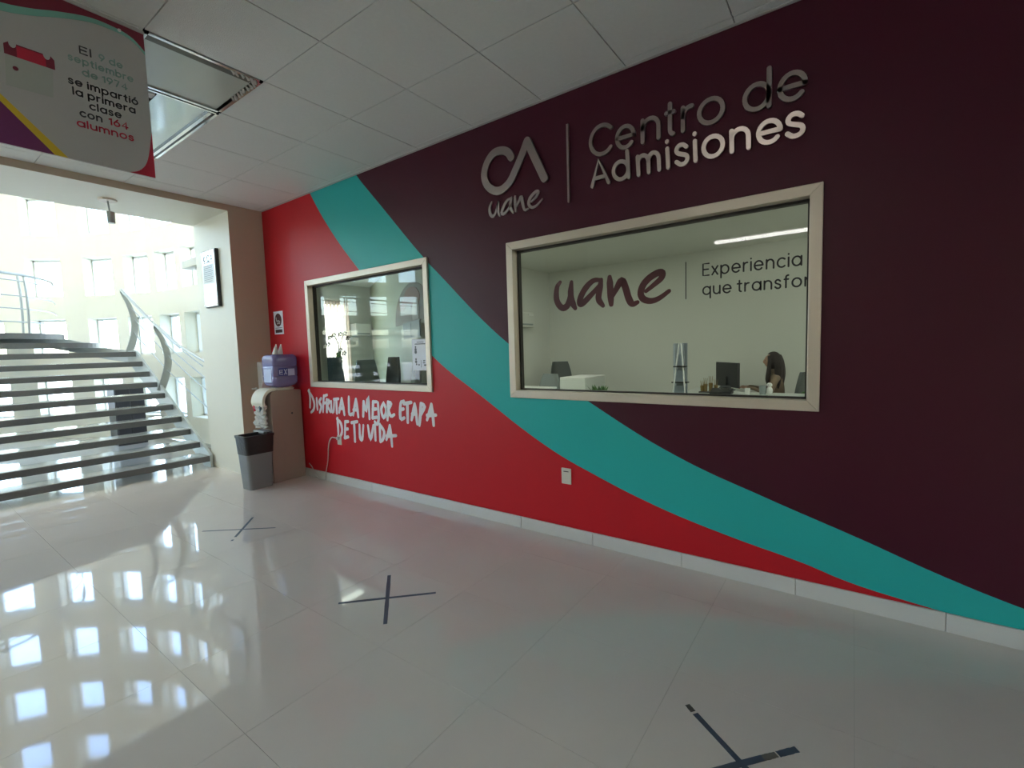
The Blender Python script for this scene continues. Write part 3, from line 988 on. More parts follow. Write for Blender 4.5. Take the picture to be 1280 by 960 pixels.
# curved plate that closes the right-hand side of the top steps and climbs to the landing
cp = smooth_path([(2.675, 9.9, 1.60), (2.665, 10.14, 1.655), (2.46, 10.52, 1.72), (2.11, 10.78, 1.855), (1.62, 10.93, 1.965), (1.0, 10.98, 1.985), (0.2, 10.98, 1.985)], 6)
bm = bmesh.new()
rows = []
for i, p in enumerate(cp):
    a, b = Vector(cp[max(i-1, 0)]), Vector(cp[min(i+1, len(cp)-1)])
    tt = (b-a).normalized()
    nn_ = Vector((tt.y, -tt.x, 0)).normalized()*.03
    P = Vector(p)
    hgt = Vector((0, 0, -.20))
    rows.append([bm.verts.new(q) for q in (P, P+nn_, P+nn_+hgt, P+hgt)])
for a, b in zip(rows, rows[1:]):
    for k in range(4):
        bm.faces.new((a[k], a[(k+1) % 4], b[(k+1) % 4], b[k]))
bm.faces.new(rows[0]); bm.faces.new(rows[-1])
obj('curved_stringer', bm, M['stringer'], st, smooth=True)
# sloping plate stringers
def stringer(x0, x1):
    ya, yb = Y0-.02, Y0+TD*9+.38
    za, zb2 = RS*0.62, RS*10+.02
    s = RS/TD
    return prism([(ya, 0.0), (ya+.22, 0.0), (yb, zb2-.20), (yb, zb2), (Y0+TD*9, RS*10+.02), (ya, RS+.012)], x0, x1, axis=0)
obj('stringer', stringer(XR, XR+.03), M['stringer'], st)
obj('stringer', stringer(XL-.03, XL), M['stringer'], st)
for x, y in ((0.6, 11.6), (-1.4, 11.8)):
    bm = bmesh.new()
    cyl(bm, (x, y, 0), (x, y, RS*12-.06), .06)
    obj('column', bm, M['stringer'], st)

def post_bm(x, y, z, h=1.0, w=0.10, bow=0.13):
    bm = bmesh.new()
    pts = smooth_path([(x-.01, z), (x+bow*.55, z+h*.22), (x+bow*.95, z+h*.48), (x+bow*.6, z+h*.76), (x-.03, z+h)], 5)
    ws = [w*(1.0-0.75*(i/(len(pts)-1))**3) for i in range(len(pts))]
    ribbon(bm, pts, ws, (0, y, 0), (1, 0, 0), (0, 0, 1), (0, -1, 0), -.012, .012, cap=False)
    ribbon(bm, pts, ws, (0, y, 0), (1, 0, 0), (0, 0, 1), (0, 1, 0), -.012, .012, cap=False)
    return bm
sr = thing('stair_railing', 'steel railing with curved blade posts down the right side of the stairs', 'railing', (XR, 8.7, 0.9))
HR = [(10.15, 2.69), (8.8, 2.06), (7.9, 1.70), (7.165, 1.44)]
for y, z in ((10.10, 1.63), (8.71, 1.06)):
    obj('post', post_bm(2.67, y, z-.06, h={10.10: 1.09, 8.71: 1.01}[y]), M['rail_steel'], sr)
bm = bmesh.new()
tube(bm, [(2.66 if y > 7.3 else 2.735, y, z) for y, z in HR], .021, 10)
obj('handrail', bm, M['rail_steel'], sr)
for off, dx in ((.06, .03), (.27, .10), (.48, .14), (.70, .11)):
    bm = bmesh.new()
    tube(bm, [(2.66+dx, y, z-off) for y, z in HR], .008, 6)
    obj('rail', bm, M['rail_steel'], sr)

lr = thing('landing_balustrade', 'steel balustrade with a paired post on the upper landing', 'railing', (1.55, 10.7, RS*12))
bp = smooth_path([(-3.5, 10.45), (-1, 10.42), (0.6, 10.42), (1.32, 10.62), (1.72, 10.95), (2.0, 11.4), (2.15, 12.0)], 6)
for z, r in ((2.90, .022), (2.56, .009), (2.36, .009), (2.15, .009), (2.8, .009)):
    bm = bmesh.new()
    tube(bm, [(x, y, z) for x, y in bp], r, 8)
    obj('handrail' if r > .02 else 'rail', bm, M['rail_steel'], lr)
for x, y in ((1.56, 10.80), (-0.9, 10.42)):
    for dx in (-.035, .035):
        bm = bmesh.new()
        p = smooth_path([(x+dx, y, RS*12), (x+dx+.01, y, 2.25), (x+dx+.012, y, 2.6), (x+dx, y, 2.88)], 3)
        tube(bm, p, .016, 8)
        obj('post', bm, M['rail_steel'], lr)

# things under the stairs
cb = thing('metal_cabinet', 'low dark grey two-door cabinet seen through the gaps under the stairs', 'cabinet', (2.68, 10.4, 0))
obj('body', B((2.47, 2.89, 10.3, 10.7, 0.0, 1.05)), M['steel_dark'], cb)
for x0, x1 in ((2.48, 2.675), (2.685, 2.88)):
    d_ = obj('door', RB(x0, x1, 10.28, 10.302, .05, 1.0, .004, 1), M['steel_dark'], cb)
    obj('handle', B(((x0+x1)/2-.05, (x0+x1)/2+.05, 10.268, 10.282, .62, .635)), M['chrome'], d_)

# ================================================================== HALL THINGS
# plaque on the cream wall end
pl = thing('wall_plaque', 'framed silver plaque with a black edge on the cream wall end by the stairs', 'plaque', (2.71, 6.67, 2.14))
obj('backing', RB(2.672, 2.709, 6.475, 6.87, 2.14, 2.86, .003, 1), M['black'], pl)
obj('face_plate', RB(2.662, 2.673, 6.488, 6.862, 2.15, 2.85, .002, 1), M['plaque'], pl)
obj('text_panel', B((2.6605, 2.6625, 6.53, 6.83, 2.44, 2.68)), M['plaque_grey'], pl)
PO, PU, PV_, PN = (2.662, 0, 0), (0, -1, 0), (0, 0, 1), (-1, 0, 0)
bm = bmesh.new()
for i in range(9):
    z = 2.66-i*.024
    ribbon(bm, [(-6.81, z), (-6.55-.02*(i % 3), z)], .006, PO, PU, PV_, PN, 0, .0025)
obj('engraved_lines', bm, M['darkgrey'], pl)
bm = bmesh.new()
for c, rr_ in ((-6.78, .022), (-6.67, .03), (-6.58, .02)):
    ribbon(bm, arc(c, 2.755, rr_, 30, 330, 12, rr_*1.3), .012, PO, PU, PV_, PN, 0, .0025)
ribbon(bm, [(-6.81, 2.705), (-6.55, 2.705)], .008, PO, PU, PV_, PN, 0, .0025)
obj('emblem', bm, M['darkgrey'], pl)
bm = bmesh.new()
ribbon(bm, smooth_path([(-6.74, 2.30), (-6.70, 2.32), (-6.67, 2.30), (-6.62, 2.325)], 3), .006, PO, PU, PV_, PN, 0, .0025)
obj('signature', bm, M['darkgrey'], pl)
for y in (6.505, 6.845):
    for z in (2.17, 2.83):
        bm = bmesh.new()
        cyl(bm, (2.664, y, z), (2.652, y, z), .010, n=10)
        obj('screw_cap', bm, M['chrome'], pl)

# spotlight hanging from the soffit
sp = thing('soffit_spotlight', 'small grey spotlight hanging from a round plate under the cream soffit', 'lamp', (1.70, 6.66, 3.26))
bm = bmesh.new(); cyl(bm, (1.70, 6.66, 3.26), (1.70, 6.66, 3.243), .085, .08, 24)
obj('ceiling_plate', bm, M['frame'], sp)
bm = bmesh.new(); cyl(bm, (1.70, 6.66, 3.245), (1.71, 6.66, 3.12), .008)
obj('stem', bm, M['rail_steel'], sp)
bm = bmesh.new(); cyl(bm, (1.715, 6.66, 3.13), (1.715, 6.66, 3.01), .038, .036, 16)
obj('lamp_head', bm, M['rail_steel'], sp, smooth=True)

# hanging banner
SY = 3.26
bn = thing('hanging_banner', 'grey and maroon printed banner board hanging from the ceiling', 'sign', (0.46, SY, HC))
X0, X1, Z0, Z1 = -0.14, 1.06, 2.535, 3.328
obj('board', B((X0, X1, SY, SY+.012, Z0, Z1)), M['s_grey'], bn)
def flat_y(pts, h, m, name, parent=bn):
    return obj(name, prism([(x, z) for x, z in pts], SY-h, SY-h+.0006, axis=1), m, parent)
top_curve = smooth_path([(X0, 3.06), (0.16, 3.12), (0.46, 3.14), (.587, 3.171), (.702, 3.219), (.83, 3.262), (.948, 3.267), (1.01, 3.250), (X1, 3.205)], 4)
flat_y(top_curve+[(X1, Z1), (X0, Z1)], .0012, M['s_maroon'], 'printed_band')
flat_y(top_curve+[(x, z+.018+.02*max(0, 1-abs(x-.5)/.5)) for x, z in reversed(top_curve)], .0020, M['s_teal'], 'printed_line')
rc = smooth_path([(.94, Z0), (.985, 2.555), (1.02, 2.60), (1.04, 2.67), (X1, 2.79)], 4)
flat_y(rc+[(X1, Z0)], .0014, M['s_red'], 'printed_corner')
flat_y([(X0, Z0), (.640, Z0), (.46, 2.735), (.2, 2.90), (X0, 2.98)], .0014, M['s_purple'], 'printed_corner')
flat_y([(.640, Z0), (.690, Z0), (.47, 2.762), (.2, 2.935), (X0, 3.01), (X0, 2.98), (.2, 2.90), (.46, 2.735)], .0016, M['s_yellow'], 'printed_line')
cal = flat_y([(.492, 2.81), (.655, 2.815), (.665, 2.97), (.50, 2.97)], .0016, M['s_pale'], 'printed_calendar')
flat_y([(.497, 2.955), (.672, 2.955), (.672, 3.00), (.66, 3.014), (.512, 3.014), (.497, 3.0)], .0022, M['s_maroon'], 'calendar_header', cal)
flat_y([(.54, 2.955), (.64, 2.955), (.64, 3.008), (.54, 3.008)], .0026, M['s_red'], 'calendar_header', cal)
for x in (.527, .645):
    flat_y(arc(x, 3.012, .013, 0, 360, 12, .02)[:-1], .0030, M['s_grey'], 'calendar_ring', cal)
flat_y(arc(.53, 2.90, .010, 0, 360, 10)[:-1], .0022, M['s_maroon'], 'calendar_dot', cal)
BO, BU, BV, BN = (0, SY, 0), (1, 0, 0), (0, 0, 1), (0, -1, 0)
def bl(text, u0, u1, vb, xh, m, t=.0062, name='lettering'):
    text_line(text, u0, u1, vb, xh, t, BO, BU, BV, BN, .0005, .0018, m, bn, name=name, joined=True)
bl('El', .772, .822, 3.082, .031, M['s_black'], .0068)
bl('9 de', .850, .952, 3.082, .028, M['s_tealpale'])
bl('septiembre', .725, .995, 3.030, .028, M['s_tealpale'])
bl('de 1974', .775, .965, 2.975, .028, M['s_tealpale'])
bl('se impartió', .717, 1.008, 2.912, .030, M['s_black'], .0068)
bl('la primera', .730, .992, 2.862, .030, M['s_black'], .0068)
bl('clase', .792, .927, 2.812, .030, M['s_black'], .0068)
bl('con', .750, .842, 2.762, .030, M['s_black'], .0068)
bl('164', .868, .953, 2.762, .030, M['s_red'], .0068)
bl('alumnos', .735, .973, 2.708, .030, M['s_red'], .0068)
for x in (-.05, .95):
    bm = bmesh.new()
    cyl(bm, (x, SY-.001, 3.285 if x < .5 else 3.283), (x, SY-.005, 3.285 if x < .5 else 3.283), .008, n=12)
    obj('eyelet', bm, M['white'], bn)
obj('top_rail', B((X0, X1+.0, SY-.012, SY+.02, Z1-.012, HC)), M['tbar'], bn)

# recessed light fittings
def fixture_frame(x0, x1, y0, y1, w=.022):
    return B((x0, x0+w, y0, y1, HC-.006, HC+.05), (x1-w, x1, y0, y1, HC-.006, HC+.05), (x0, x1, y0, y0+w, HC-.006, HC+.05), (x0, x1, y1-w, y1, HC-.006, HC+.05))
f1 = thing('ceiling_light', 'square recessed light fitting with glossy diffuser, unlit, right behind the banner', 'ceiling light', (1.385, 3.56, HC))
obj('frame', fixture_frame(1.058, 1.712, 3.235, 3.885), M['chrome'], f1)
obj('housing', B((1.06, 1.71, 3.237, 3.25, HC, HC+.085), (1.06, 1.71, 3.87, 3.883, HC, HC+.085), (1.06, 1.073, 3.25, 3.87, HC, HC+.085), (1.697, 1.71, 3.25, 3.87, HC, HC+.085), (1.06, 1.71, 3.237, 3.883, HC+.085, HC+.095)), M['fix_dark'], f1)
obj('dark_slot', B((1.075, 1.66, 3.255, 3.325, HC+.002, HC+.006)), M['fix_dark'], f1)
bm = prism([(3.33, HC+.012), (3.865, HC+.004), (3.865, HC+.012), (3.33, HC+.020)], 1.078, 1.675, axis=0)
obj('diffuser', bm, M['diffuser'], f1)
bm = bmesh.new()
for i in range(14):
    x, y = (1.685, 3.27+i*.042) if i < 9 else (1.685-(i-8)*.03, 3.268)
    tube(bm, [(x-.02, y-.02, HC-.004), (x+random.uniform(-.012, .012), y, HC-random.uniform(.006, .016)), (x+.015, y+.025, HC-.003)], [.006, random.uniform(.008, .014), .005], 6)
obj('crinkled_film', bm, M['bag'], f1, kind='stuff')
f2 = thing('ceiling_light', 'long recessed mirror light fitting with black edge, second behind the banner', 'ceiling light', (1.385, 4.55, HC))
obj('frame', fixture_frame(1.058, 1.712, 3.905, 5.205, .018), M['chrome'], f2)
obj('housing', B((1.06, 1.71, 3.9, 5.2, HC+.085, HC+.095), (1.06, 1.075, 3.9, 5.2, HC, HC+.085), (1.69, 1.71, 3.9, 5.2, HC, HC+.085), (1.06, 1.71, 3.9, 3.93, HC, HC+.085), (1.06, 1.71, 5.185, 5.2, HC, HC+.085)), M['fix_dark'], f2)
obj('reflector', B((1.34, 1.655, 3.95, 5.18, HC+.006, HC+.012)), M['mirror_grey'], f2)
obj('lamp_tray', B((1.09, 1.335, 3.95, 5.18, HC+.04, HC+.046)), M['mirror_grey'], f2)
for y in (3.98, 4.20, 4.42, 4.64):
    obj('cross_bar', RB(1.08, 1.335, y, y+.07, HC+.004, HC+.035, .004, 1), M['white'], f2)
obj('edge_gasket', B((1.672, 1.690, 3.93, 5.19, HC-.009, HC+.02)), M['black'], f2)
obj('edge_strip', B((1.648, 1.672, 3.93, 5.19, HC-.009, HC+.02)), M['chrome'], f2)

fl = thing('added_luminaire', 'added unseen twin-tube luminaire on the hall ceiling that lights the metal letters', 'ceiling light', (-2.7, 1.3, HC))  # unseen lamp added to put a highlight on the lower metal letters
obj('tray', RB(-2.80, -2.60, .55, 2.05, HC-.045, HC, .006, 1), M['white'], fl)
for x in (-2.75, -2.65):
    bm = bmesh.new(); cyl(bm, (x, .58, HC-.07), (x, 2.02, HC-.07), .019, n=12)
    obj('tube', bm, M['tube_on'], fl)
for y in (.565, 2.035):
    obj('end_cap', RB(-2.79, -2.61, y-.012, y+.012, HC-.095, HC-.03, .004, 1), M['white'], fl)
# ---- metal lettering over the big window
WO, WU, WV, WN = (DX, 0, 0), (0, -1, 0), (0, 0, 1), (-1, 0, 0)
sg = thing('wall_lettering', 'raised silver metal letters reading Centro de Admisiones above the large window', 'sign', (DX, .87, 2.6), None)
C1 = [('C', 1.529, 1.352), ('e', 1.333, 1.190), ('n', 1.155, 1.024), ('t', 1.000, .928), ('r', .897, .817), ('o', .800, .640), ('d', .548, .398), ('e', .371, .225)]
for ch, a, b in C1:
    obj('letter', glyph_bm(ch, -a, -b, 2.806, .162, .026, WO, WU, WV, WN, .004, .022), M['letter_metal'], sg)
C2 = [('A', 1.521, 1.371), ('d', 1.356, 1.227), ('m', 1.183, 1.020), ('i', .990, .962), ('s', .935, .843), ('i', .822, .794), ('o', .772, .638), ('n', .614, .500), ('e', .473, .340), ('s', .330, .232)]
for ch, a, b in C2:
    # the lower row is tilted forward to catch the added lamp as a highlight
    bm = glyph_bm(ch, -a, -b, 2.607, .137, .025, WO, WU, WV, WN, .006, .022)
    bmesh.ops.rotate(bm, verts=bm.verts, cent=(DX-.012, 0, 2.607), matrix=Matrix.Rotation(math.radians(-8), 3, 'Y'))
    obj('letter', bm, M['letter_metal'], sg)
br = thing('divider_bar', 'thin upright silver bar between the round emblem and the metal lettering', 'sign', (DX, 1.70, 2.55))
obj('bar', B((DX-.018, DX-.001, 1.693, 1.709, 2.55, 3.10)), M['letter_metal'], br)
em = thing('metal_emblem', 'raised silver C and peak shaped emblem with small script lettering', 'sign', (DX, 2.2, 2.6))
for s in LOGO:
    q = smooth_path([(-y, z) for y, z in s], 4) if len(s) > 3 else [(-y, z) for y, z in s]
    bm = bmesh.new()
    ribbon(bm, q, .062, WO, WU, WV, WN, .004, .020 if len(s) > 3 else .026)
    obj('emblem_stroke', bm, M['letter_metal'], em)
for ch, ss in SMALL.items():
    bm = bmesh.new()
    for s in ss:
        q = smooth_path([(-y, z) for y, z in s], 4)
        n_ = len(q)
        ribbon(bm, q, [.012+.014*math.sin(PI*min(1, (i+2)/(n_+2))) for i in range(n_)], WO, WU, WV, WN, .003, .012)
    obj('letter', bm, M['letter_metal'], em)

# ---- vinyl on the large pane
GX = DX+.0600
GO = (GX, 0, 0)
vd = thing('window_decal', 'dark maroon script lettering on the large window pane', 'decal', (GX, 1.4, 1.8))
for ch, ss in DECAL.items():
    bm = bmesh.new()
    for j, s in enumerate(ss):
        q = smooth_path([(-y, z) for y, z in s], 4)
        n_ = len(q)
        wmax = .047 if ch in 'ae' else .050
        ws = [.026+(wmax-.026)*min(1, (i+.6)/(n_*.28), (n_-i)/(n_*.28)) for i in range(n_)]
        ribbon(bm, q, ws, GO, WU, WV, WN, 0, .0012+.0003*j)
    obj('letter', bm, M['decal_maroon'], vd)
bd = thing('decal_line', 'thin vertical line sticker on the large pane right of the script', 'decal', (GX, .89, 1.78))
obj('line', B((GX-.0015, GX, .887, .893, 1.785, 2.025)), M['decal_black'], bd)
td = thing('window_slogan', 'black two-line sans lettering on the right of the large window pane', 'decal', (GX, .5, 1.8))
text_line('Experiencia', -.788, -.243, 1.920, .061, .0095, GO, WU, WV, WN, 0, .0012, M['decal_black'], td, gap=.42)
text_line('que transfor', -.788, -.201, 1.800, .058, .0095, GO, WU, WV, WN, 0, .0012, M['decal_black'], td, gap=.42, space=.62)

# ---- brush lettering painted on the red wall
hl = thing('painted_slogan', 'white brush lettering reading Disfruta la mejor etapa de tu vida under the small window', 'lettering', (DX, 4.2, .5))
for k, L in enumerate(HAND):
    bm = bmesh.new()
    for j, s in enumerate(L):
        q = smooth_path([(-y, z) for y, z in s], 3) if len(s) > 2 else [(-y, z) for y, z in s]
        n_ = len(q)
        ribbon(bm, q, [.030+.010*math.sin(PI*(i+.7)/n_)+random.uniform(-.003, .003) for i in range(n_)], WO, WU, WV, WN, 0, .0012+.0003*j)
    obj('letter', bm, M['handpaint'], hl)

# ---- notices, outlets
ns = thing('warning_sign', 'small white sign with a black round symbol on the red wall near the pillar', 'sign', (DX, 5.9, 1.77))
obj('plate', B((DX-.004, DX, 5.80, 6.02, 1.765, 2.055)), M['paper'], ns)
NO = (DX-.004, 0, 0)
def disc_bm(cx, cy, rx, ry, h0, h1, n=24):
    return prism([(DX*0+(-x), z) for x, z in arc(cx, cy, rx, 0, 360, n, ry)[:-1]], DX-.004-h1, DX-.004-h0, axis=0)
obj('symbol_disc', disc_bm(-5.912, 1.945, .080, .082, 0, .001), M['decal_maroon'], ns)
bm = bmesh.new()
ribbon(bm, smooth_path([(-5.96, 1.975), (-5.945, 1.93), (-5.91, 1.935), (-5.875, 1.92)], 3), .018, NO, WU, WV, WN, .001, .002)
ribbon(bm, smooth_path([(-5.94, 1.90), (-5.90, 1.905), (-5.88, 1.90)], 3), .018, NO, WU, WV, WN, .001, .002)
obj('symbol', bm, M['s_grey'], ns)
obj('caption_bar', B((DX-.0052, DX-.004, 5.83, 5.99, 1.785, 1.825)), M['decal_maroon'], ns)
obj('caption_line', B((DX-.0052, DX-.004, 5.83, 5.99, 1.842, 1.848)), M['decal_maroon'], ns)
text_line('NO', -5.975, -5.845, 1.793, .024, .006, NO, WU, WV, WN, .001, .002, M['paper'], ns, joined=True) if False else None

def outlet(name, label, y, z, w=.085, h=.125):
    o_ = thing(name, label, 'socket', (DX, y, z))
    obj('plate', RB(DX-.009, DX, y-w/2, y+w/2, z-h/2, z+h/2, .004, 2), M['offwhite'], o_)
    obj('slot', B((DX-.0105, DX-.0085, y-.022, y+.022, z+h*.27, z+h*.32)), M['black'], o_)
    return o_
outlet('wall_socket', 'cream socket plate low on the red wall below the teal band', 1.775, .50)
o_ = outlet('wall_socket', 'cream socket plate below the white brush lettering with a cable plugged in', 4.74, .51, .075, .11)
bm = bmesh.new()
rbox(bm, DX-.035, DX-.008, 4.725, 4.76, .515, .55, .006, 2)
path = smooth_path([(DX-.03, 4.76, .535), (DX-.03, 4.86, .53), (DX-.025, 4.93, .43), (DX-.02, 4.97, .25), (DX-.022, 5.02, .11), (DX-.03, 5.03, .02), (DX-.04, 5.12, .012), (DX-.035, 5.22, .04), (DX-.03, 5.30, .13), (DX-.03, 5.36, .17)], 5)
tube(bm, path, .006, 6)
tag(obj('power_cable', bm, M['s_grey']), 'thin pale cable running down the red wall from the socket to the cooler', 'cable')

# ---- floor crosses
def cross(cx, cy, arms, label):
    t_ = thing('floor_cross', label, 'tape mark', (cx, cy, 0), None)
    for i, (x0, y0, x1, y1, w, m) in enumerate(arms):
        a, b = Vector((x0, y0)), Vector((x1, y1))
        n_ = 9
        pts = [tuple(a.lerp(b, k/n_)) for k in range(n_+1)]
        bm = bmesh.new()
        ribbon(bm, pts, [w*random.uniform(.9, 1.08) for _ in pts], (0, 0, 0), (1, 0, 0), (0, 1, 0), (0, 0, 1), 0, .0006+.0003*i, cap=False)
        obj('tape_strip', bm, M[m], t_)
cross(1.77, 2.27, [(1.555, 2.475, 1.965, 2.065, .022, 'tape'), (1.955, 2.495, 1.570, 2.060, .024, 'tape')], 'blue-grey tape cross in the middle of the tiled floor')
cross(1.80, 4.28, [(1.595, 4.525, 1.985, 4.045, .018, 'tape'), (2.005, 4.495, 1.69, 4.13, .020, 'tape'), (1.655, 4.09, 1.635, 4.068, .018, 'tape')], 'blue-grey tape cross nearest the waste bin and stairs')
cross(1.77, .33, [(1.893, .527, 1.868, .496, .022, 'tape_worn'), (1.862, .487, 1.55, .06, .024, 'tape'), (1.895, .135, 1.832, .190, .026, 'tape'), (1.828, .194, 1.785, .232, .024, 'tape_worn'), (1.785, .232, 1.50, .48, .024, 'tape')], 'broken blue-grey tape cross in the foreground cut by the photo edge')

# ---- water cooler
wc = thing('water_cooler', 'taupe cabinet water cooler standing in the corner against the red wall', 'water cooler', (2.91, 5.6, 0))
prof = [(3.10, .0), (3.10, 1.075), (2.80, 1.085), (2.745, 1.075), (2.725, 1.04), (2.722, .99), (2.73, .60), (2.72, .58), (2.705, .52), (2.70, 0.0)]
obj('cabinet', prism(prof, 5.46, 5.76, axis=1), M['taupe'], wc, bevel=.006)
obj('front_panel', RB(2.690, 2.722, 5.475, 5.745, .02, .57, .006, 2), M['offwhite'], wc)
bm = bmesh.new()
cyl(bm, (2.97, 5.458, .80), (2.97, 5.462, .80), .012, n=12)
obj('side_button', bm, M['darkgrey'], wc)
# ribbed cream hood over the taps
hood = bmesh.new()
for i in range(9):
    y = 5.475+i*.0295
    ribbon(hood, smooth_path([(2.80, 1.10), (2.73, 1.09), (2.675, 1.04), (2.650, .965), (2.66, .91)], 4), .030, (0, y+.017, 0), (1, 0, 0), (0, 0, 1), (0, -1, 0), -.015, .013, cap=False)
obj('tap_hood', hood, M['cream_rib'], wc)
for y, c in ((5.56, 'chair_blue'), (5.70, 's_red')):
    bm = bmesh.new()
    cyl(bm, (2.72, y, .90), (2.64, y, .90), .018)
    cyl(bm, (2.65, y, .90), (2.65, y, .85), .012)
    obj('tap', bm, M[c], wc)
obj('drip_tray', RB(2.63, 2.73, 5.49, 5.74, .595, .625, .008, 2), M['bingrey'], wc)
obj('collar', lathe([(.10, 0), (.13, 0), (.14, .02), (.12, .035)], 24, (2.94, 5.61, 1.08)), M['offwhite'], wc)
# crumpled bag hanging on the front
bm = bmesh.new()
for k in range(7):
    y = 5.50+k*.034
    pts = smooth_path([(2.675+.01*random.random(), y, .93), (2.66+.02*random.random(), y+.01, .84), (2.665+.02*random.random(), y, .78), (2.655+.02*random.random(), y+.01, .71), (2.66+.02*random.random(), y, .66)], 4)
    tube(bm, pts, [.024+.010*math.sin(i*1.7+k) for i in range(len(pts))], 8)
tag(obj('plastic_bag', bm, M['bag'], smooth=True), 'crumpled clear plastic bag hanging on the front of the water cooler', 'bag')
# rounded square jug
jg = thing('water_jug', 'blue-violet rounded water jug with dark blue print upside down on the cooler', 'water jug', (2.90, 5.63, 1.10))
jb = bmesh.new()
def rsq(cx, cy, h, r, n=5):
    out = []
    for (sx, sy, a0) in ((1, 1, 0), (-1, 1, 90), (-1, -1, 180), (1, -1, 270)):
        for k in range(n+1):
            a = math.radians(a0+90*k/n)
            out.append((cx+sx*(h-r)+r*math.cos(a), cy+sy*(h-r)+r*math.sin(a)))
    return out
rows = []
for z, h, r in ((1.10, .05, .049), (1.115, .10, .09), (1.14, .150, .08), (1.17, .163, .06), (1.24, .166, .05), (1.25, .160, .05), (1.27, .166, .05), (1.36, .166, .05), (1.37, .160, .05), (1.39, .166, .05), (1.46, .166, .05), (1.49, .158, .06), (1.507, .14, .07), (1.510, .10, .06)):
    rows.append([jb.verts.new((x, y, z)) for x, y in rsq(2.94, 5.615, h*.92, r*.92)])
for a, b in zip(rows, rows[1:]):
    for k in range(len(a)):
        jb.faces.new((a[k], a[(k+1) % len(a)], b[(k+1) % len(a)], b[k]))
jb.faces.new(rows[0]); jb.faces.new(rows[-1])
obj('body', jb, M['jug'], jg, smooth=True)
JO, JU, JV, JN = (0, 5.463, 0), (1, 0, 0), (0, 0, 1), (0, -1, 0)
bm = bmesh.new()
box(bm, 2.84, 2.95, 5.4575, 5.4645, 1.255, 1.345)
obj('print_block', bm, M['blue_print'], jg)
bm = bmesh.new()
glyph_bm('E', 2.846, 2.893, 1.27, .043, .010, (0, 5.4575, 0), JU, JV, JN, 0, .002, bm)
ribbon(bm, [(2.908, 1.33), (2.938, 1.27)], .009, (0, 5.4575, 0), JU, JV, JN, 0, .002)
ribbon(bm, [(2.938, 1.33), (2.908, 1.27)], .009, (0, 5.4575, 0), JU, JV, JN, 0, .0025)
obj('print_letters', bm, M['pale_print'], jg)
obj('print_panel', B((2.955, 3.035, 5.4575, 5.4635, 1.255, 1.335)), M['pale_print'], jg)
obj('print_side_band', B((2.785, 2.789, 5.53, 5.70, 1.18, 1.34)), M['pale_print'], jg)
for x, nm in ((2.885, 'leftmost'), (2.945, 'rightmost')):
    c = bmesh.new()
    cyl(c, (x, 5.60, 1.508), (x+.02, 5.60, 1.632), .036, .006, 16)
    tag(obj('paper_cone', c, M['white']), 'white pointed paper cone on top of the blue jug, %s of two' % nm, 'paper cup', 'paper cones on the jug')

# towel dispenser on the tan pillar
tdp = thing('towel_dispenser', 'white boxy dispenser on the tan pillar behind the jug', 'dispenser', (3.0, 6.15, 1.1))
obj('body', prism([(6.15, 1.10), (6.15, 1.42), (6.06, 1.42), (6.03, 1.36), (6.03, 1.17), (6.09, 1.06), (6.15, 1.06)], 2.925, 3.085, axis=0), M['white'], tdp, bevel=.008)
obj('spout', RB(2.985, 3.005, 6.06, 6.08, 1.00, 1.075, .004, 1), M['offwhite'], tdp)
hk = thing('wall_hook', 'small white hook on the tan pillar beside the cooler', 'hook', (2.87, 6.15, 1.085))
obj('plate', RB(2.84, 2.895, 6.135, 6.15, 1.076, 1.094, .003, 1), M['white'], hk)
obj('peg', RB(2.882, 2.897, 6.115, 6.14, 1.07, 1.10, .003, 1), M['white'], hk)

# ---- waste bin with black bag
wb = thing('waste_bin', 'grey plastic waste bin lined with a black bag beside the cooler', 'bin', (2.51, 5.52, 0))
def bin_shell(z0, z1, f0, f1, wx=.150, wy=.120, th=.006, cx=2.535, cy=5.50, closed=True):
    bm = bmesh.new()
    def ring(z, f, off):
        sx, sy = wx*f-off, wy*f-off
        out = []
        r = .035
        for (ax, ay, a0) in ((1, 1, 0), (-1, 1, 90), (-1, -1, 180), (1, -1, 270)):
            for k in range(5):
                a = math.radians(a0+90*k/4)
                out.append(bm.verts.new((cx+ax*(sx-r)+r*math.cos(a), cy+ay*(sy-r)+r*math.sin(a), z)))
        return out
    R_ = [ring(z0, f0, 0), ring((z0+z1)/2, (f0+f1)/2, 0), ring(z1, f1, 0), ring(z1, f1, th), ring(z0+(.01 if closed else 0), f0, th)]
    for a, b in zip(R_, R_[1:]):
        for k in range(len(a)):
            bm.faces.new((a[k], a[(k+1) % len(a)], b[(k+1) % len(a)], b[k]))
    if closed:
        bm.faces.new(R_[0]); bm.faces.new(R_[-1])
    else:
        for k in range(len(R_[0])):
            bm.faces.new((R_[-1][k], R_[-1][(k+1) % 20], R_[0][(k+1) % 20], R_[0][k]))
    return bm
obj('body', bin_shell(0, .595, .86, 1.06), M['bingrey'], wb, smooth=True)
obj('bag_skirt', bin_shell(.40, .60, 1.015, 1.095, closed=False), M['binbag'], wb, smooth=True)
obj('rim', bin_shell(.585, .612, 1.12, 1.14, th=.03, closed=False), M['binbag'], wb, smooth=True)
obj('bag_lining', bin_shell(.12, .59, .87, 1.03, th=.004), M['binbag'], wb, smooth=True)

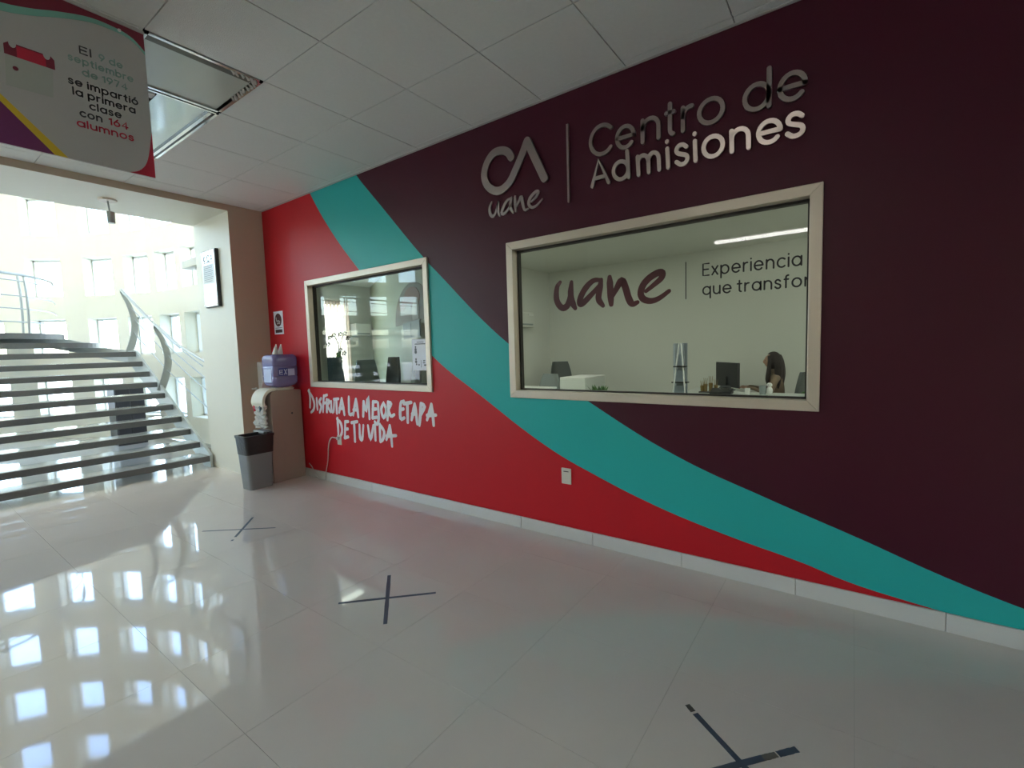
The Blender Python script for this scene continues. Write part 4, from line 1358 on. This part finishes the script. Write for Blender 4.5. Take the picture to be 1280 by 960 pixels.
# ================================================================== OFFICE
def office_chair(name, label, m, loc, rz, hb=1.0, w=.25, wide=1.0, arms=True, base=True):
    """local: sitter faces +y"""
    t_ = thing(name, label, 'chair', (0, 0, 0))
    obj('seat', RB(-w, w, -.23, .23, .42, .49, .03, 3), M[m], t_, smooth=True)
    bm = bmesh.new()
    n_ = 9
    rows = []
    for j in range(8):
        z = .52+(hb-.52)*j/7
        f = 1-.35*(j/7)**3
        row = []
        for i in range(n_):
            u = -1+2*i/(n_-1)
            row.append((u*w*wide*f, -.25-.06*(j/7)**1.5+.05*u*u, z))
        rows.append(row)
    fr = [[bm.verts.new(p) for p in r_] for r_ in rows]
    bk = [[bm.verts.new((p[0], p[1]-.045, p[2])) for p in r_] for r_ in rows]
    for j in range(7):
        for i in range(n_-1):
            bm.faces.new((fr[j][i], fr[j][i+1], fr[j+1][i+1], fr[j+1][i]))
            bm.faces.new((bk[j][i], bk[j][i+1], bk[j+1][i+1], bk[j+1][i]))
    for j in range(7):
        for i in (0, n_-1):
            bm.faces.new((fr[j][i], fr[j+1][i], bk[j+1][i], bk[j][i]))
    for i in range(n_-1):
        for j in (0, 7):
            bm.faces.new((fr[j][i], fr[j][i+1], bk[j][i+1], bk[j][i]))
    obj('backrest', bm, M[m], t_, smooth=True)
    obj('back_support', RB(-.03, .03, -.31, -.20, .40, .66, .01, 1), M['darkgrey'], t_)
    if arms:
        for s in (-1, 1):
            a = obj('armrest', RB(s*w+s*.02-.025, s*w+s*.02+.025, -.16, .14, .66, .69, .01, 2), M['darkgrey'], t_)
            obj('arm_post', RB(s*w+s*.02-.012, s*w+s*.02+.012, -.03, .01, .43, .665, .005, 1), M['darkgrey'], a)
    bm = bmesh.new(); cyl(bm, (0, 0, .07), (0, 0, .42), .028)
    obj('gas_post', bm, M['darkgrey'], t_)
    for k in range(5):
        a = 2*PI*k/5
        bm = bmesh.new()
        tube(bm, [(0, 0, .11), (.14*math.cos(a), .14*math.sin(a), .09), (.28*math.cos(a), .28*math.sin(a), .065)], [.028, .022, .016], 8)
        l_ = obj('leg', bm, M['darkgrey'], t_)
        bm = bmesh.new(); cyl(bm, (.28*math.cos(a)-.02*math.sin(a), .28*math.sin(a)+.02*math.cos(a), .028), (.28*math.cos(a)+.02*math.sin(a), .28*math.sin(a)-.02*math.cos(a), .028), .028, n=12)
        obj('castor', bm, M['black'], l_)
    t_.location = loc
    t_.rotation_euler = (0, 0, rz)
    return t_
def desk(name, label, x0, x1, y0, y1, h, panel='x0'):
    t_ = thing(name, label, 'desk', ((x0+x1)/2, (y0+y1)/2, 0))
    obj('top', RB(x0, x1, y0, y1, h-.03, h, .004, 1), M['desk'], t_)
    if panel == 'x0':
        obj('modesty_panel', B((x0+.03, x0+.05, y0+.03, y1-.03, .12, h-.03)), M['desk'], t_)
    for y in (y0+.02, y1-.05):
        obj('side_panel', B((x0+.05, x1-.02, y, y+.03, 0, h-.03)), M['desk'], t_)
    return t_
def monitor(label, loc, rz, w=.5, h=.30, mt='screen', z=.78):
    t_ = thing('monitor', label, 'monitor', (0, 0, 0))
    obj('housing', RB(-w/2, w/2, -.022, .022, .05, .05+h, .006, 2), M['black'], t_)
    obj('display', B((-w/2+.012, w/2-.012, .0215, .0235, .065, .038+h)), M[mt], t_)
    obj('stand', B((-.03, .03, -.04, -.02, .01, .20)), M['black'], t_)
    obj('foot', RB(-.11, .11, -.09, .07, 0, .014, .005, 1), M['black'], t_)
    t_.location = loc
    t_.rotation_euler = (0, 0, rz)
    return t_

desk('work_desk', 'long white desk in front of the seated woman', 6.80, 7.26, .30, 2.02, .785)
desk('side_desk', 'white desk return carrying the black monitor', 7.28, 8.1, 1.30, 2.0, .785, None)
monitor('wide black monitor on the desk in front of the woman', (7.50, 1.50, .785), math.radians(-140), .60, .36)
office_chair('office_chair', 'dark mesh office chair the seated woman sits in', 'chair_dark', (7.62, .80, 0), math.radians(-10), 1.06, .26)

# seated woman
wm = thing('person', 'long dark-haired woman in a tan top seated typing at the far desk', 'person', (0, 0, 0))
def skin_body(name, verts, edges, radii, m, parent, root=0, sub=2):
    me = bpy.data.meshes.new(name)
    me.from_pydata(verts, edges, [])
    o = bpy.data.objects.new(name, me)
    COL.objects.link(o)
    o.parent = parent
    md = o.modifiers.new('skin', 'SKIN')
    if not me.skin_vertices:
        me.attributes.new('skin', 'FLOAT', 'POINT')
    for i, r in enumerate(radii):
        sv = me.skin_vertices[0].data[i]
        sv.radius = r if isinstance(r, tuple) else (r, r)
        sv.use_root = (i == root)
    md.use_smooth_shade = True
    s = o.modifiers.new('sub', 'SUBSURF')
    s.levels = s.render_levels = sub
    me.materials.append(m)
    return o
def add_skin(me):
    bm = bmesh.new(); bm.from_mesh(me)
    bm.verts.layers.skin.verify()
    bm.to_mesh(me); bm.free()
_sb = skin_body
def skin_body(name, verts, edges, radii, m, parent, root=0, sub=2):
    me = bpy.data.meshes.new(name)
    bm = bmesh.new()
    lay = bm.verts.layers.skin.verify()
    vs = []
    for i, v in enumerate(verts):
        b = bm.verts.new(v)
        b[lay].radius = radii[i] if isinstance(radii[i], tuple) else (radii[i], radii[i])
        b[lay].use_root = (i == root)
        vs.append(b)
    for a, b in edges:
        bm.edges.new((vs[a], vs[b]))
    bm.to_mesh(me); bm.free()
    o = bpy.data.objects.new(name, me)
    COL.objects.link(o)
    o.parent = parent
    md = o.modifiers.new('skin', 'SKIN')
    md.use_smooth_shade = True
    s = o.modifiers.new('sub', 'SUBSURF')
    s.levels = s.render_levels = sub
    me.materials.append(m)
    return o
V_, E_, R_ = [], [], []
def ad(p, r, par=None):
    V_.append(p); R_.append(r)
    if par is not None:
        E_.append((par, len(V_)-1))
    return len(V_)-1
pel = ad((0, 0, .55), (.15, .12))
wai = ad((0, .02, .70), (.115, .095), pel)
che = ad((0, .05, .86), (.135, .10), wai)
upc = ad((0, .06, .97), (.10, .075), che)
nk = ad((0, .075, 1.055), .045, upc)
hd0 = ad((0, .10, 1.11), .05, nk)
hands = []
for s in (-1, 1):
    sh = ad((s*.155, .055, .965), .052, upc)
    el = ad((s*.215, .13, .755), .040, sh)
    wr = ad((s*.115, .36, .825), .025, el)
    pm = ad((s*.10, .43, .825), .030, wr)
    hands.append((s, (s*.10, .44, .825)))
    hp = ad((s*.085, .10, .53), .085, pel)
    kn = ad((s*.10, .44, .50), .062, hp)
    an = ad((s*.10, .42, .12), .040, kn)
    ft = ad((s*.10, .54, .06), .035, an)
body = skin_body('body', V_, E_, R_, M['blouse'], wm)
# head with face
hb = bmesh.new()
b2 = bmesh.new()
bmesh.ops.create_uvsphere(b2, u_segments=24, v_segments=18, radius=1)
for v in b2.verts:
    x, y, z = v.co
    jaw = 1-.28*max(0, -z)**1.2
    v.co = (x*.072*jaw, y*.092*(1-.12*max(0, -z)), z*.112)
    if y > .7:
        v.co.y += .006*(1-abs(x)*2)
        if abs(x) < .16 and -.25 < z < .2:
            v.co.y += .018*(1-abs(z+.05)*2.5)
        if .08 < z < .35 and .2 < abs(x) < .6:
            v.co.y -= .006
merge(hb, b2, Matrix.Translation((0, .115, 1.20)))
obj('head', hb, M['skin'], wm, smooth=True)
for s in (-1, 1):
    bm = bmesh.new(); sphere(bm, (s*.028, .196, 1.215), .010, .007, .006, 10)
    obj('eye', bm, M['black'], wm)
    bm = bmesh.new(); sphere(bm, (s*.074, .105, 1.20), .008, .018, .028, 10)
    obj('ear', bm, M['skin'], wm)
bm = bmesh.new(); sphere(bm, (0, .193, 1.150), .022, .006, .006, 10)
obj('mouth', bm, M['mural_red'], wm)
# long hair: cap and falling mass
hm = bmesh.new()
b2 = bmesh.new()
bmesh.ops.create_uvsphere(b2, u_segments=24, v_segments=16, radius=1)
bmesh.ops.delete(b2, geom=[v for v in b2.verts if v.co.y > .55 and v.co.z < .62], context='VERTS')
for v in b2.verts:
    v.co = (v.co.x*.090, v.co.y*.108, v.co.z*.128)
merge(hm, b2, Matrix.Translation((0, .095, 1.215)))
for k in range(15):
    a = PI*(k/14)+PI
    x, y = .075*math.cos(a), .065+.07*math.sin(a)
    sw = .02*math.sin(k*2.1)
    tube(hm, smooth_path([(x*.8, y+.02, 1.29), (x*1.12, y-.01, 1.18), (x*1.25, y-.02+sw*.3, 1.03), (x*1.35+sw, y-.015, .90), (x*1.1+sw, y+.0, .80)], 4), [.020+.010*math.sin(PI*min(1, i/13)) for i in range(17)], 7)
for s in (-1, 1):
    tube(hm, smooth_path([(s*.06, .15, 1.28), (s*.088, .14, 1.19), (s*.085, .15, 1.06), (s*.075, .165, .95), (s*.07, .16, .87)], 4), [.016, .018, .02, .022, .024, .026, .028, .029, .03, .03, .03, .029, .027, .024, .02, .016, .01], 7)
obj('hair', hm, M['hair'], wm, smooth=True)
# hands with five fingers
for s, (hx, hy, hz) in hands:
    bm = bmesh.new()
    sphere(bm, (hx, hy, hz), .036, .045, .015, 12)
    for k, (dx, L) in enumerate(((-.027, .052), (-.009, .064), (.009, .068), (.026, .060))):
        x = hx-s*dx
        tube(bm, [(x, hy+.03, hz), (x+.0, hy+.03+L*.5, hz+.010), (x, hy+.03+L*.85, hz-.002), (x, hy+.03+L, hz-.014)], [.009, .0085, .0075, .006], 8)
    tube(bm, [(hx-s*.025, hy-.01, hz), (hx-s*.050, hy+.015, hz-.002), (hx-s*.056, hy+.045, hz-.010)], [.011, .0095, .007], 8)
    obj('hand', bm, M['skin'], wm, smooth=True)
obj('scarf', RB(-.07, .07, .12, .175, .80, .98, .03, 3), M['maroon_cloth'], wm, smooth=True)
bm = bmesh.new()
for s in (-1, 1):
    tube(bm, [(s*.085, .06, .54), (s*.095, .28, .535), (s*.10, .45, .50), (s*.10, .44, .32), (s*.10, .42, .13)], [.098, .088, .075, .060, .052], 12)
rbox(bm, -.15, .15, -.13, .12, .48, .62, .05, 3)
obj('trousers', bm, M['trouser'], wm, smooth=True)
for s in (-1, 1):
    obj('shoe', RB(s*.10-.042, s*.10+.042, .36, .62, .0, .10, .025, 3), M['black'], wm, smooth=True)
wm.location = (7.62, .82, 0.0)
wm.rotation_euler = (0, 0, math.radians(4))

# desk clutter
pb = thing('pen_holder', 'gold cups of pens on the white desk beside the monitor', 'pen holder', (7.05, 1.62, .785))
obj('box', RB(6.98, 7.12, 1.50, 1.78, .785, .80, .004, 1), M['black'], pb)
for i, (y, h) in enumerate(((1.56, .17), (1.63, .22), (1.70, .19), (1.745, .15))):
    bm = bmesh.new()
    cyl(bm, (7.05, y, .80), (7.05, y, .80+h*.55), .024, .028, 12)
    for q in range(3):
        cyl(bm, (7.045+q*.006, y-.008+q*.008, .84), (7.03+q*.02, y-.03+q*.03, .80+h), .005, .003, 6)
    obj('pen_cup', bm, M['gold'], pb)
ph = thing('desk_telephone', 'black desk telephone on the white desk in front of the pen cups', 'telephone', (6.93, 1.5, .785))
obj('base', prism([(6.84, .785), (7.0, .785), (7.0, .86), (6.84, .81)], 1.32, 1.60, axis=1), M['black'], ph, bevel=.006)
bm = bmesh.new(); tube(bm, [(6.90, 1.34, .86), (6.91, 1.36, .885), (6.91, 1.46, .885), (6.90, 1.48, .86)], .018, 8)
obj('handset', bm, M['darkgrey'], ph)
def cup(label, x, y, z, r, h, m, lid=None):
    o_ = tag(obj('desk_cup', lathe([(r*.8, 0), (r, h*.9), (r, h), (r*.85, h), (r*.7, .01)], 16, (x, y, z)), M[m], smooth=True), label, 'cup')
    return o_
cup('white cup on the near edge of the desk left of the woman', 6.92, 1.135, .785, .035, .085, 'white')
cup('grey beaker on the desk in front of the woman', 6.98, .96, .785, .045, .12, 'chair_grey')
bt = thing('white_figurine', 'small white figurine with black marks on the desk before the woman', 'figurine', (6.98, .90, .785))
bm = bmesh.new(); sphere(bm, (6.98, .88, .84), .035, .04, .055, 12); sphere(bm, (6.98, .88, .915), .032, .034, .03, 12)
obj('body', bm, M['white'], bt, smooth=True)
for y in (.868, .892):
    bm = bmesh.new(); sphere(bm, (6.95, y, .92), .005, n=8)
    obj('eye', bm, M['black'], bt)
lp = thing('small_plant', 'tiny green plant at the right end of the long white desk', 'plant', (6.98, .42, .785))
bm = bmesh.new()
for k in range(14):
    a = k*2.4
    tube(bm, [(6.98, .42, .80), (6.98+.05*math.cos(a), .42+.07*math.sin(a), .83), (6.98+.08*math.cos(a), .42+.11*math.sin(a), .82)], [.004, .014, .002], 5)
obj('leaves', bm, M['leaf'], lp)
obj('pot', lathe([(.03, 0), (.04, .03), (.036, .03)], 12, (6.98, .42, .785)), M['white'], lp)

# brochure stand and partition
bs_ = thing('brochure_stand', 'tall grey A-frame brochure stand beside the blue-grey partition', 'display stand', (6.7, 1.93, 0))
for s in (-1, 1):
    bm = bmesh.new()
    tube(bm, [(6.60, 1.925+s*.012, 1.50), (6.57, 1.925+s*.045, 1.2), (6.53, 1.925+s*.085, .78), (6.45, 1.925+s*.15, 0)], .011, 6)
    obj('upright', bm, M['plaque'], bs_)
obj('back_board', prism([(1.90, 1.50), (1.95, 1.50), (2.06, 0.02), (1.79, 0.02)], 6.66, 6.68, axis=0), M['partition'], bs_)
for i, z in enumerate((1.20, .98, .76, .54, .32)):
    w_ = .035+(1.5-z)*.11
    sh = obj('pocket', RB(6.55, 6.655, 1.925-w_-.015, 1.925+w_+.015, z-.03, z-.012, .003, 1), M['black'], bs_)
    obj('brochure', RB(6.61, 6.63, 1.925-w_*.75, 1.925+w_*.75, z-.01, z+.15, .002, 1), M['brochure'], sh)
obj('base', RB(6.42, 6.75, 1.74, 2.10, 0, .02, .004, 1), M['darkgrey'], bs_)
pt_ = thing('partition_screen', 'blue-grey upright partition panel behind the brochure stand', 'partition', (7.3, 2.04, 0))
obj('panel', RB(6.86, 7.30, 2.07, 2.10, .04, 1.50, .004, 1), M['partition'], pt_)
obj('panel_return', RB(7.31, 7.34, 2.03, 2.10, .80, 1.50, .004, 1), M['partition'], pt_)
for x in (6.92, 7.24):
    obj('foot', B((x-.02, x+.02, 2.04, 2.13, 0, .04)), M['darkgrey'], pt_)

# white counter, plant and chairs on the left of that room
ct = thing('white_counter', 'boxy white counter near the left side of the large window', 'desk', (6.9, 3.6, 0))
obj('front_panel', RB(6.66, 6.70, 3.42, 3.88, 0, .97, .004, 1), M['desk'], ct)
obj('side_panel', RB(6.70, 7.4, 3.42, 3.46, 0, .97, .004, 1), M['desk'], ct)
obj('side_panel', RB(6.70, 7.4, 3.84, 3.88, 0, .97, .004, 1), M['desk'], ct)
obj('top', RB(6.66, 7.4, 3.42, 3.88, .97, 1.0, .004, 1), M['white'], ct)
gp = thing('potted_plant', 'bushy green plant beside the white counter', 'plant', (6.62, 3.10, 0))
obj('pot', lathe([(.11, 0), (.15, .5), (.155, .52), (.13, .52), (.12, .45)], 20, (6.62, 3.16, 0.08)), M['white'], gp, smooth=True)
bm = bmesh.new()
for k in range(70):
    a, e = random.uniform(0, 2*PI), random.uniform(.1, 1.3)
    L = random.uniform(.16, .32)
    d_ = Vector((math.cos(a)*math.cos(e), math.sin(a)*math.cos(e), math.sin(e)))
    p0 = Vector((6.62, 3.16, .62))+d_*.05
    p1 = p0+d_*L*.6
    p2 = p0+d_*L+Vector((0, 0, -.03))
    side = d_.cross(Vector((0, 0, 1))).normalized()*.03
    v0, v1, v2, v3 = [bm.verts.new(q) for q in (p0, p1+side, p2, p1-side)]
    v4 = bm.verts.new(p1+Vector((0, 0, .008)))
    for f in ((v0, v1, v4), (v1, v2, v4), (v2, v3, v4), (v3, v0, v4)):
        bm.faces.new(f)
obj('foliage', bm, M['leaf'], gp, kind='stuff')
obj('saucer', lathe([(.10, 0), (.17, .02), (.17, .08), (.12, .085)], 20, (6.62, 3.16, 0)), M['white'], gp, smooth=True)
office_chair('office_chair', 'dark square-backed office chair behind the white counter', 'chair_dark', (7.6, 4.25, 0), math.radians(150), 1.22, .24)
office_chair('office_chair', 'grey low-backed office chair left of the dark square-backed one', 'chair_grey', (6.9, 4.42, 0), math.radians(80), 1.02, .24)
desk('low_desk', 'low white desk at the left end of the large window', 6.2, 6.6, 3.9, 5.0, .85)
ac = thing('wall_unit', 'white boxy wall unit high on the left office wall', 'wall unit', (7.1, 5.05, 1.9))
obj('body', RB(6.85, 7.55, 4.93, 5.05, 1.88, 2.16, .015, 2), M['white_wall'], ac)
obj('vent', B((6.9, 7.5, 4.925, 4.932, 1.92, 1.95)), M['chair_grey'], ac)
obj('edge_strip', B((7.35, 7.52, 4.925, 4.932, 2.10, 2.13)), M['white'], ac)
cl = thing('office_light', 'lit ceiling light in the office behind the small window', 'ceiling light', (7.2, .8, 3.0))
obj('tray', B((7.08, 7.30, .38, 1.02, 2.985, 3.0)), M['white'], cl)
obj('diffuser', B((7.10, 7.28, .40, 1.00, 2.978, 2.986)), M['lamp_on'], cl)
cl.location = (4.75, 7.4, 3.0)
cl.rotation_euler = (0, 0, math.radians(90))

# ---- things behind the small window
cu = thing('sheer_curtain', 'bright white sheer curtain over the tall office window', 'curtain', (4.8, 9.0, 0))
bm = bmesh.new()
pts = [(4.12+1.45*i/60, 9.0+.012*math.sin(i*1.25)) for i in range(61)]
lo = [bm.verts.new((x, y, .06)) for x, y in pts]
hi = [bm.verts.new((x, y, 2.68)) for x, y in pts]
for i in range(60):
    bm.faces.new((lo[i], lo[i+1], hi[i+1], hi[i]))
obj('cloth', bm, M['curtain'], cu, smooth=True)
bm = bmesh.new(); tube(bm, [(4.05, 9.0, 2.70), (5.62, 9.0, 2.70)], .012)
obj('rod', bm, M['chrome'], cu)
vb = thing('vertical_blind', 'peach vertical blind beside the white curtain', 'blind', (6.0, 9.02, 0))
obj('head_rail', RB(5.60, 6.38, 8.99, 9.04, 2.62, 2.66, .004, 1), M['offwhite'], vb)
s0 = None
for i in range(9):
    x = 5.66+i*.082
    if s0 is None:
        s0 = obj('slat', B((-.042, .042, -.001, .001, .10, 2.62)), M['blind'])
        s0.parent = vb
        o = s0
    else:
        o = s0.copy(); COL.objects.link(o)
    o.location = (x-6.0, 0, 0)
    o.rotation_euler = (0, 0, math.radians(18))
au = thing('air_conditioner', 'white air conditioner on the end wall right of the blind', 'air conditioner', (6.75, 9.0, 1.75))
obj('body', RB(6.42, 6.82, 8.90, 9.10, 1.88, 2.15, .02, 3), M['white'], au)
obj('louvre', B((6.45, 6.79, 8.892, 8.90, 1.91, 1.94)), M['chair_grey'], au)
# arched mural on the olive wall
dd = Vector((d.x, d.y, 0))
DN = Vector((-d.y, d.x, 0))      # towards the corridor window
mo = Vector((4.80, 5.263, 0))+DN*0.004
mu_ = thing('arched_mural', 'brown arched mural print on the olive office wall', 'mural', tuple(mo+Vector((0, 0, 1.7))))
def wall_poly(pts, h, m, name, parent):
    bm = bmesh.new()
    f = [bm.verts.new(mo+dd*-u+DN*h+Vector((0, 0, z))) for u, z in pts]
    b = [bm.verts.new(mo+dd*-u+DN*(h-.006)+Vector((0, 0, z))) for u, z in pts]
    bm.faces.new(f); bm.faces.new(b)
    for i in range(len(f)):
        bm.faces.new((f[i], f[(i+1) % len(f)], b[(i+1) % len(f)], b[i]))
    return obj(name, bm, m, parent)
arch = [(-1.35, 1.93)]+arc(-.15, 1.99, 1.20, 180, 0, 24, .52)+[(1.05, 1.93)]
wall_poly(arch, .010, M['mural_base'], 'panel', mu_)
wall_poly(smooth_path([(-.95, 2.16), (-.7, 2.30), (-.3, 2.44), (.2, 2.42), (.5, 2.30), (.45, 2.16), (.2, 2.06), (.0, 2.16), (-.3, 2.22), (-.6, 2.14), (-.95, 2.16)], 3)[:-1], .014, M['mural_red'], 'printed_canopy', mu_)
wall_poly([(.05, 1.95), (.42, 1.95), (.46, 2.06), (.42, 2.24), (.12, 2.22), (.0, 2.08)], .018, M['mural_pale'], 'printed_trunk', mu_)
wc_ = thing('hanging_cabinet', 'dark green-grey box cabinet on the olive wall below the mural', 'cabinet', tuple(mo+Vector((0, 0, 1.5))))
wall_poly([(-.25, 1.68), (.85, 1.68), (.85, 1.92), (-.25, 1.92)], .10, M['green_grey'], 'body', wc_)
wall_poly([(-.23, 1.70), (.29, 1.70), (.29, 1.90), (-.23, 1.90)], .106, M['green_grey'], 'door', wc_)
wall_poly([(.31, 1.70), (.83, 1.70), (.83, 1.90), (.31, 1.90)], .106, M['green_grey'], 'door', wc_)

# notice taped inside the small pane
nt_ = thing('paper_notice', 'white printed sheet taped inside the small window at lower right', 'notice', (DX+.058, 3.40, 1.3))
NX = DX+.0598
obj('sheet', B((NX-.001, NX, 3.285, 3.525, 1.31, 1.615)), M['paper'], nt_)
PO2 = (NX-.001, 0, 0)
bm = bmesh.new()
for (a, b, z, w_) in ((-3.45, -3.36, 1.585, .006), (-3.48, -3.34, 1.568, .008), (-3.475, -3.475+.001, 1.54, .02), (-3.475, -3.474, 1.515, .03), (-3.475, -3.474, 1.49, .034), (-3.475, -3.474, 1.42, .02), (-3.475, -3.474, 1.395, .028), (-3.47, -3.469, 1.37, .018), (-3.44, -3.43, 1.365, .012), (-3.37, -3.35, 1.405, .012), (-3.375, -3.35, 1.385, .010), (-3.36, -3.33, 1.362, .014)):
    ribbon(bm, [(a, z), (b, z)], w_, PO2, WU, WV, WN, 0, .0008)
ribbon(bm, [(-3.405, 1.41), (-3.405, 1.34)], .004, PO2, WU, WV, WN, 0, .0008)
obj('print', bm, M['darkgrey'], nt_, kind='stuff')

# chairs, desks and orchid behind the small window
office_chair('office_chair', 'blue-grey high-backed chair at the left edge of the small window', 'chair_blue', (4.34, 7.05, 0), math.radians(20), 1.44, .27)
office_chair('office_chair', 'mid grey office chair in the middle of the small window', 'chair_grey', (4.78, 6.28, 0), math.radians(160), 1.38, .22)
office_chair('office_chair', 'pale grey round-backed chair right of the mid grey one', 'chair_beige', (4.22, 5.02, 0), math.radians(40), 1.35, .28)
office_chair('office_chair', 'large pale armchair back close behind the paper notice', 'chair_beige', (3.62, 3.55, 0), math.radians(75), 1.40, .30)
office_chair('office_chair', 'dark narrow-backed chair between the two pale chairs', 'chair_dark', (4.52, 5.72, 0), math.radians(95), 1.42, .15)
desk('reception_desk', 'white desk behind the small window carrying the orchid', 4.72, 5.3, 6.72, 7.9, .78)
monitor('dark green-grey monitor on the desk behind the small window', (5.20, 7.0, .78), math.radians(60), .50, .42, 'green_grey', .9)
og = thing('potted_orchid', 'orchid with arching stem in a dark vase against the bright curtain', 'plant', (4.85, 7.25, .78))
obj('vase', lathe([(.06, 0), (.085, .12), (.07, .35), (.045, .52), (.06, .60), (.045, .60)], 18, (4.85, 7.25, .78)), M['chair_dark'], og, smooth=True)
bm = bmesh.new()
stp = smooth_path([(4.85, 7.25, 1.30), (4.86, 7.26, 1.5), (4.84, 7.24, 1.68), (4.82, 7.32, 1.80), (4.80, 7.42, 1.80)], 5)
tube(bm, stp, .007, 6)
stp2 = smooth_path([(4.85, 7.25, 1.30), (4.87, 7.22, 1.5), (4.87, 7.19, 1.70), (4.88, 7.10, 1.82), (4.89, 7.0, 1.76)], 5)
tube(bm, stp2, .006, 6)
obj('stem', bm, M['stem'], og)
def flower(c, r=.045):
    bm = bmesh.new()
    for k in range(5):
        a = 2*PI*k/5+.3
        sphere(bm, (c[0]+.02*math.sin(k), c[1]+r*.6*math.cos(a), c[2]+r*.6*math.sin(a)), .008, r*.55, r*.40, 8)
    return bm
for c in ((4.80, 7.42, 1.78), (4.82, 7.33, 1.82), (4.86, 7.20, 1.83), (4.88, 7.10, 1.84), (4.89, 7.02, 1.76), (4.81, 7.50, 1.66), (4.86, 7.22, 1.56), (4.87, 7.13, 1.50)):
    obj('flower', flower(c), M['petal'], og)
for k, (dx, dy, dz) in enumerate(((.05, .14, .04), (-.04, -.15, .03), (.03, .10, .10), (-.02, -.08, .12))):
    bm = bmesh.new()
    tube(bm, [(4.85, 7.25, 1.36), (4.85+dx*.6, 7.25+dy*.6, 1.40+dz), (4.85+dx, 7.25+dy, 1.38+dz*.6)], [.01, .026, .004], 6)
    obj('leaf', bm, M['leaf'], og)
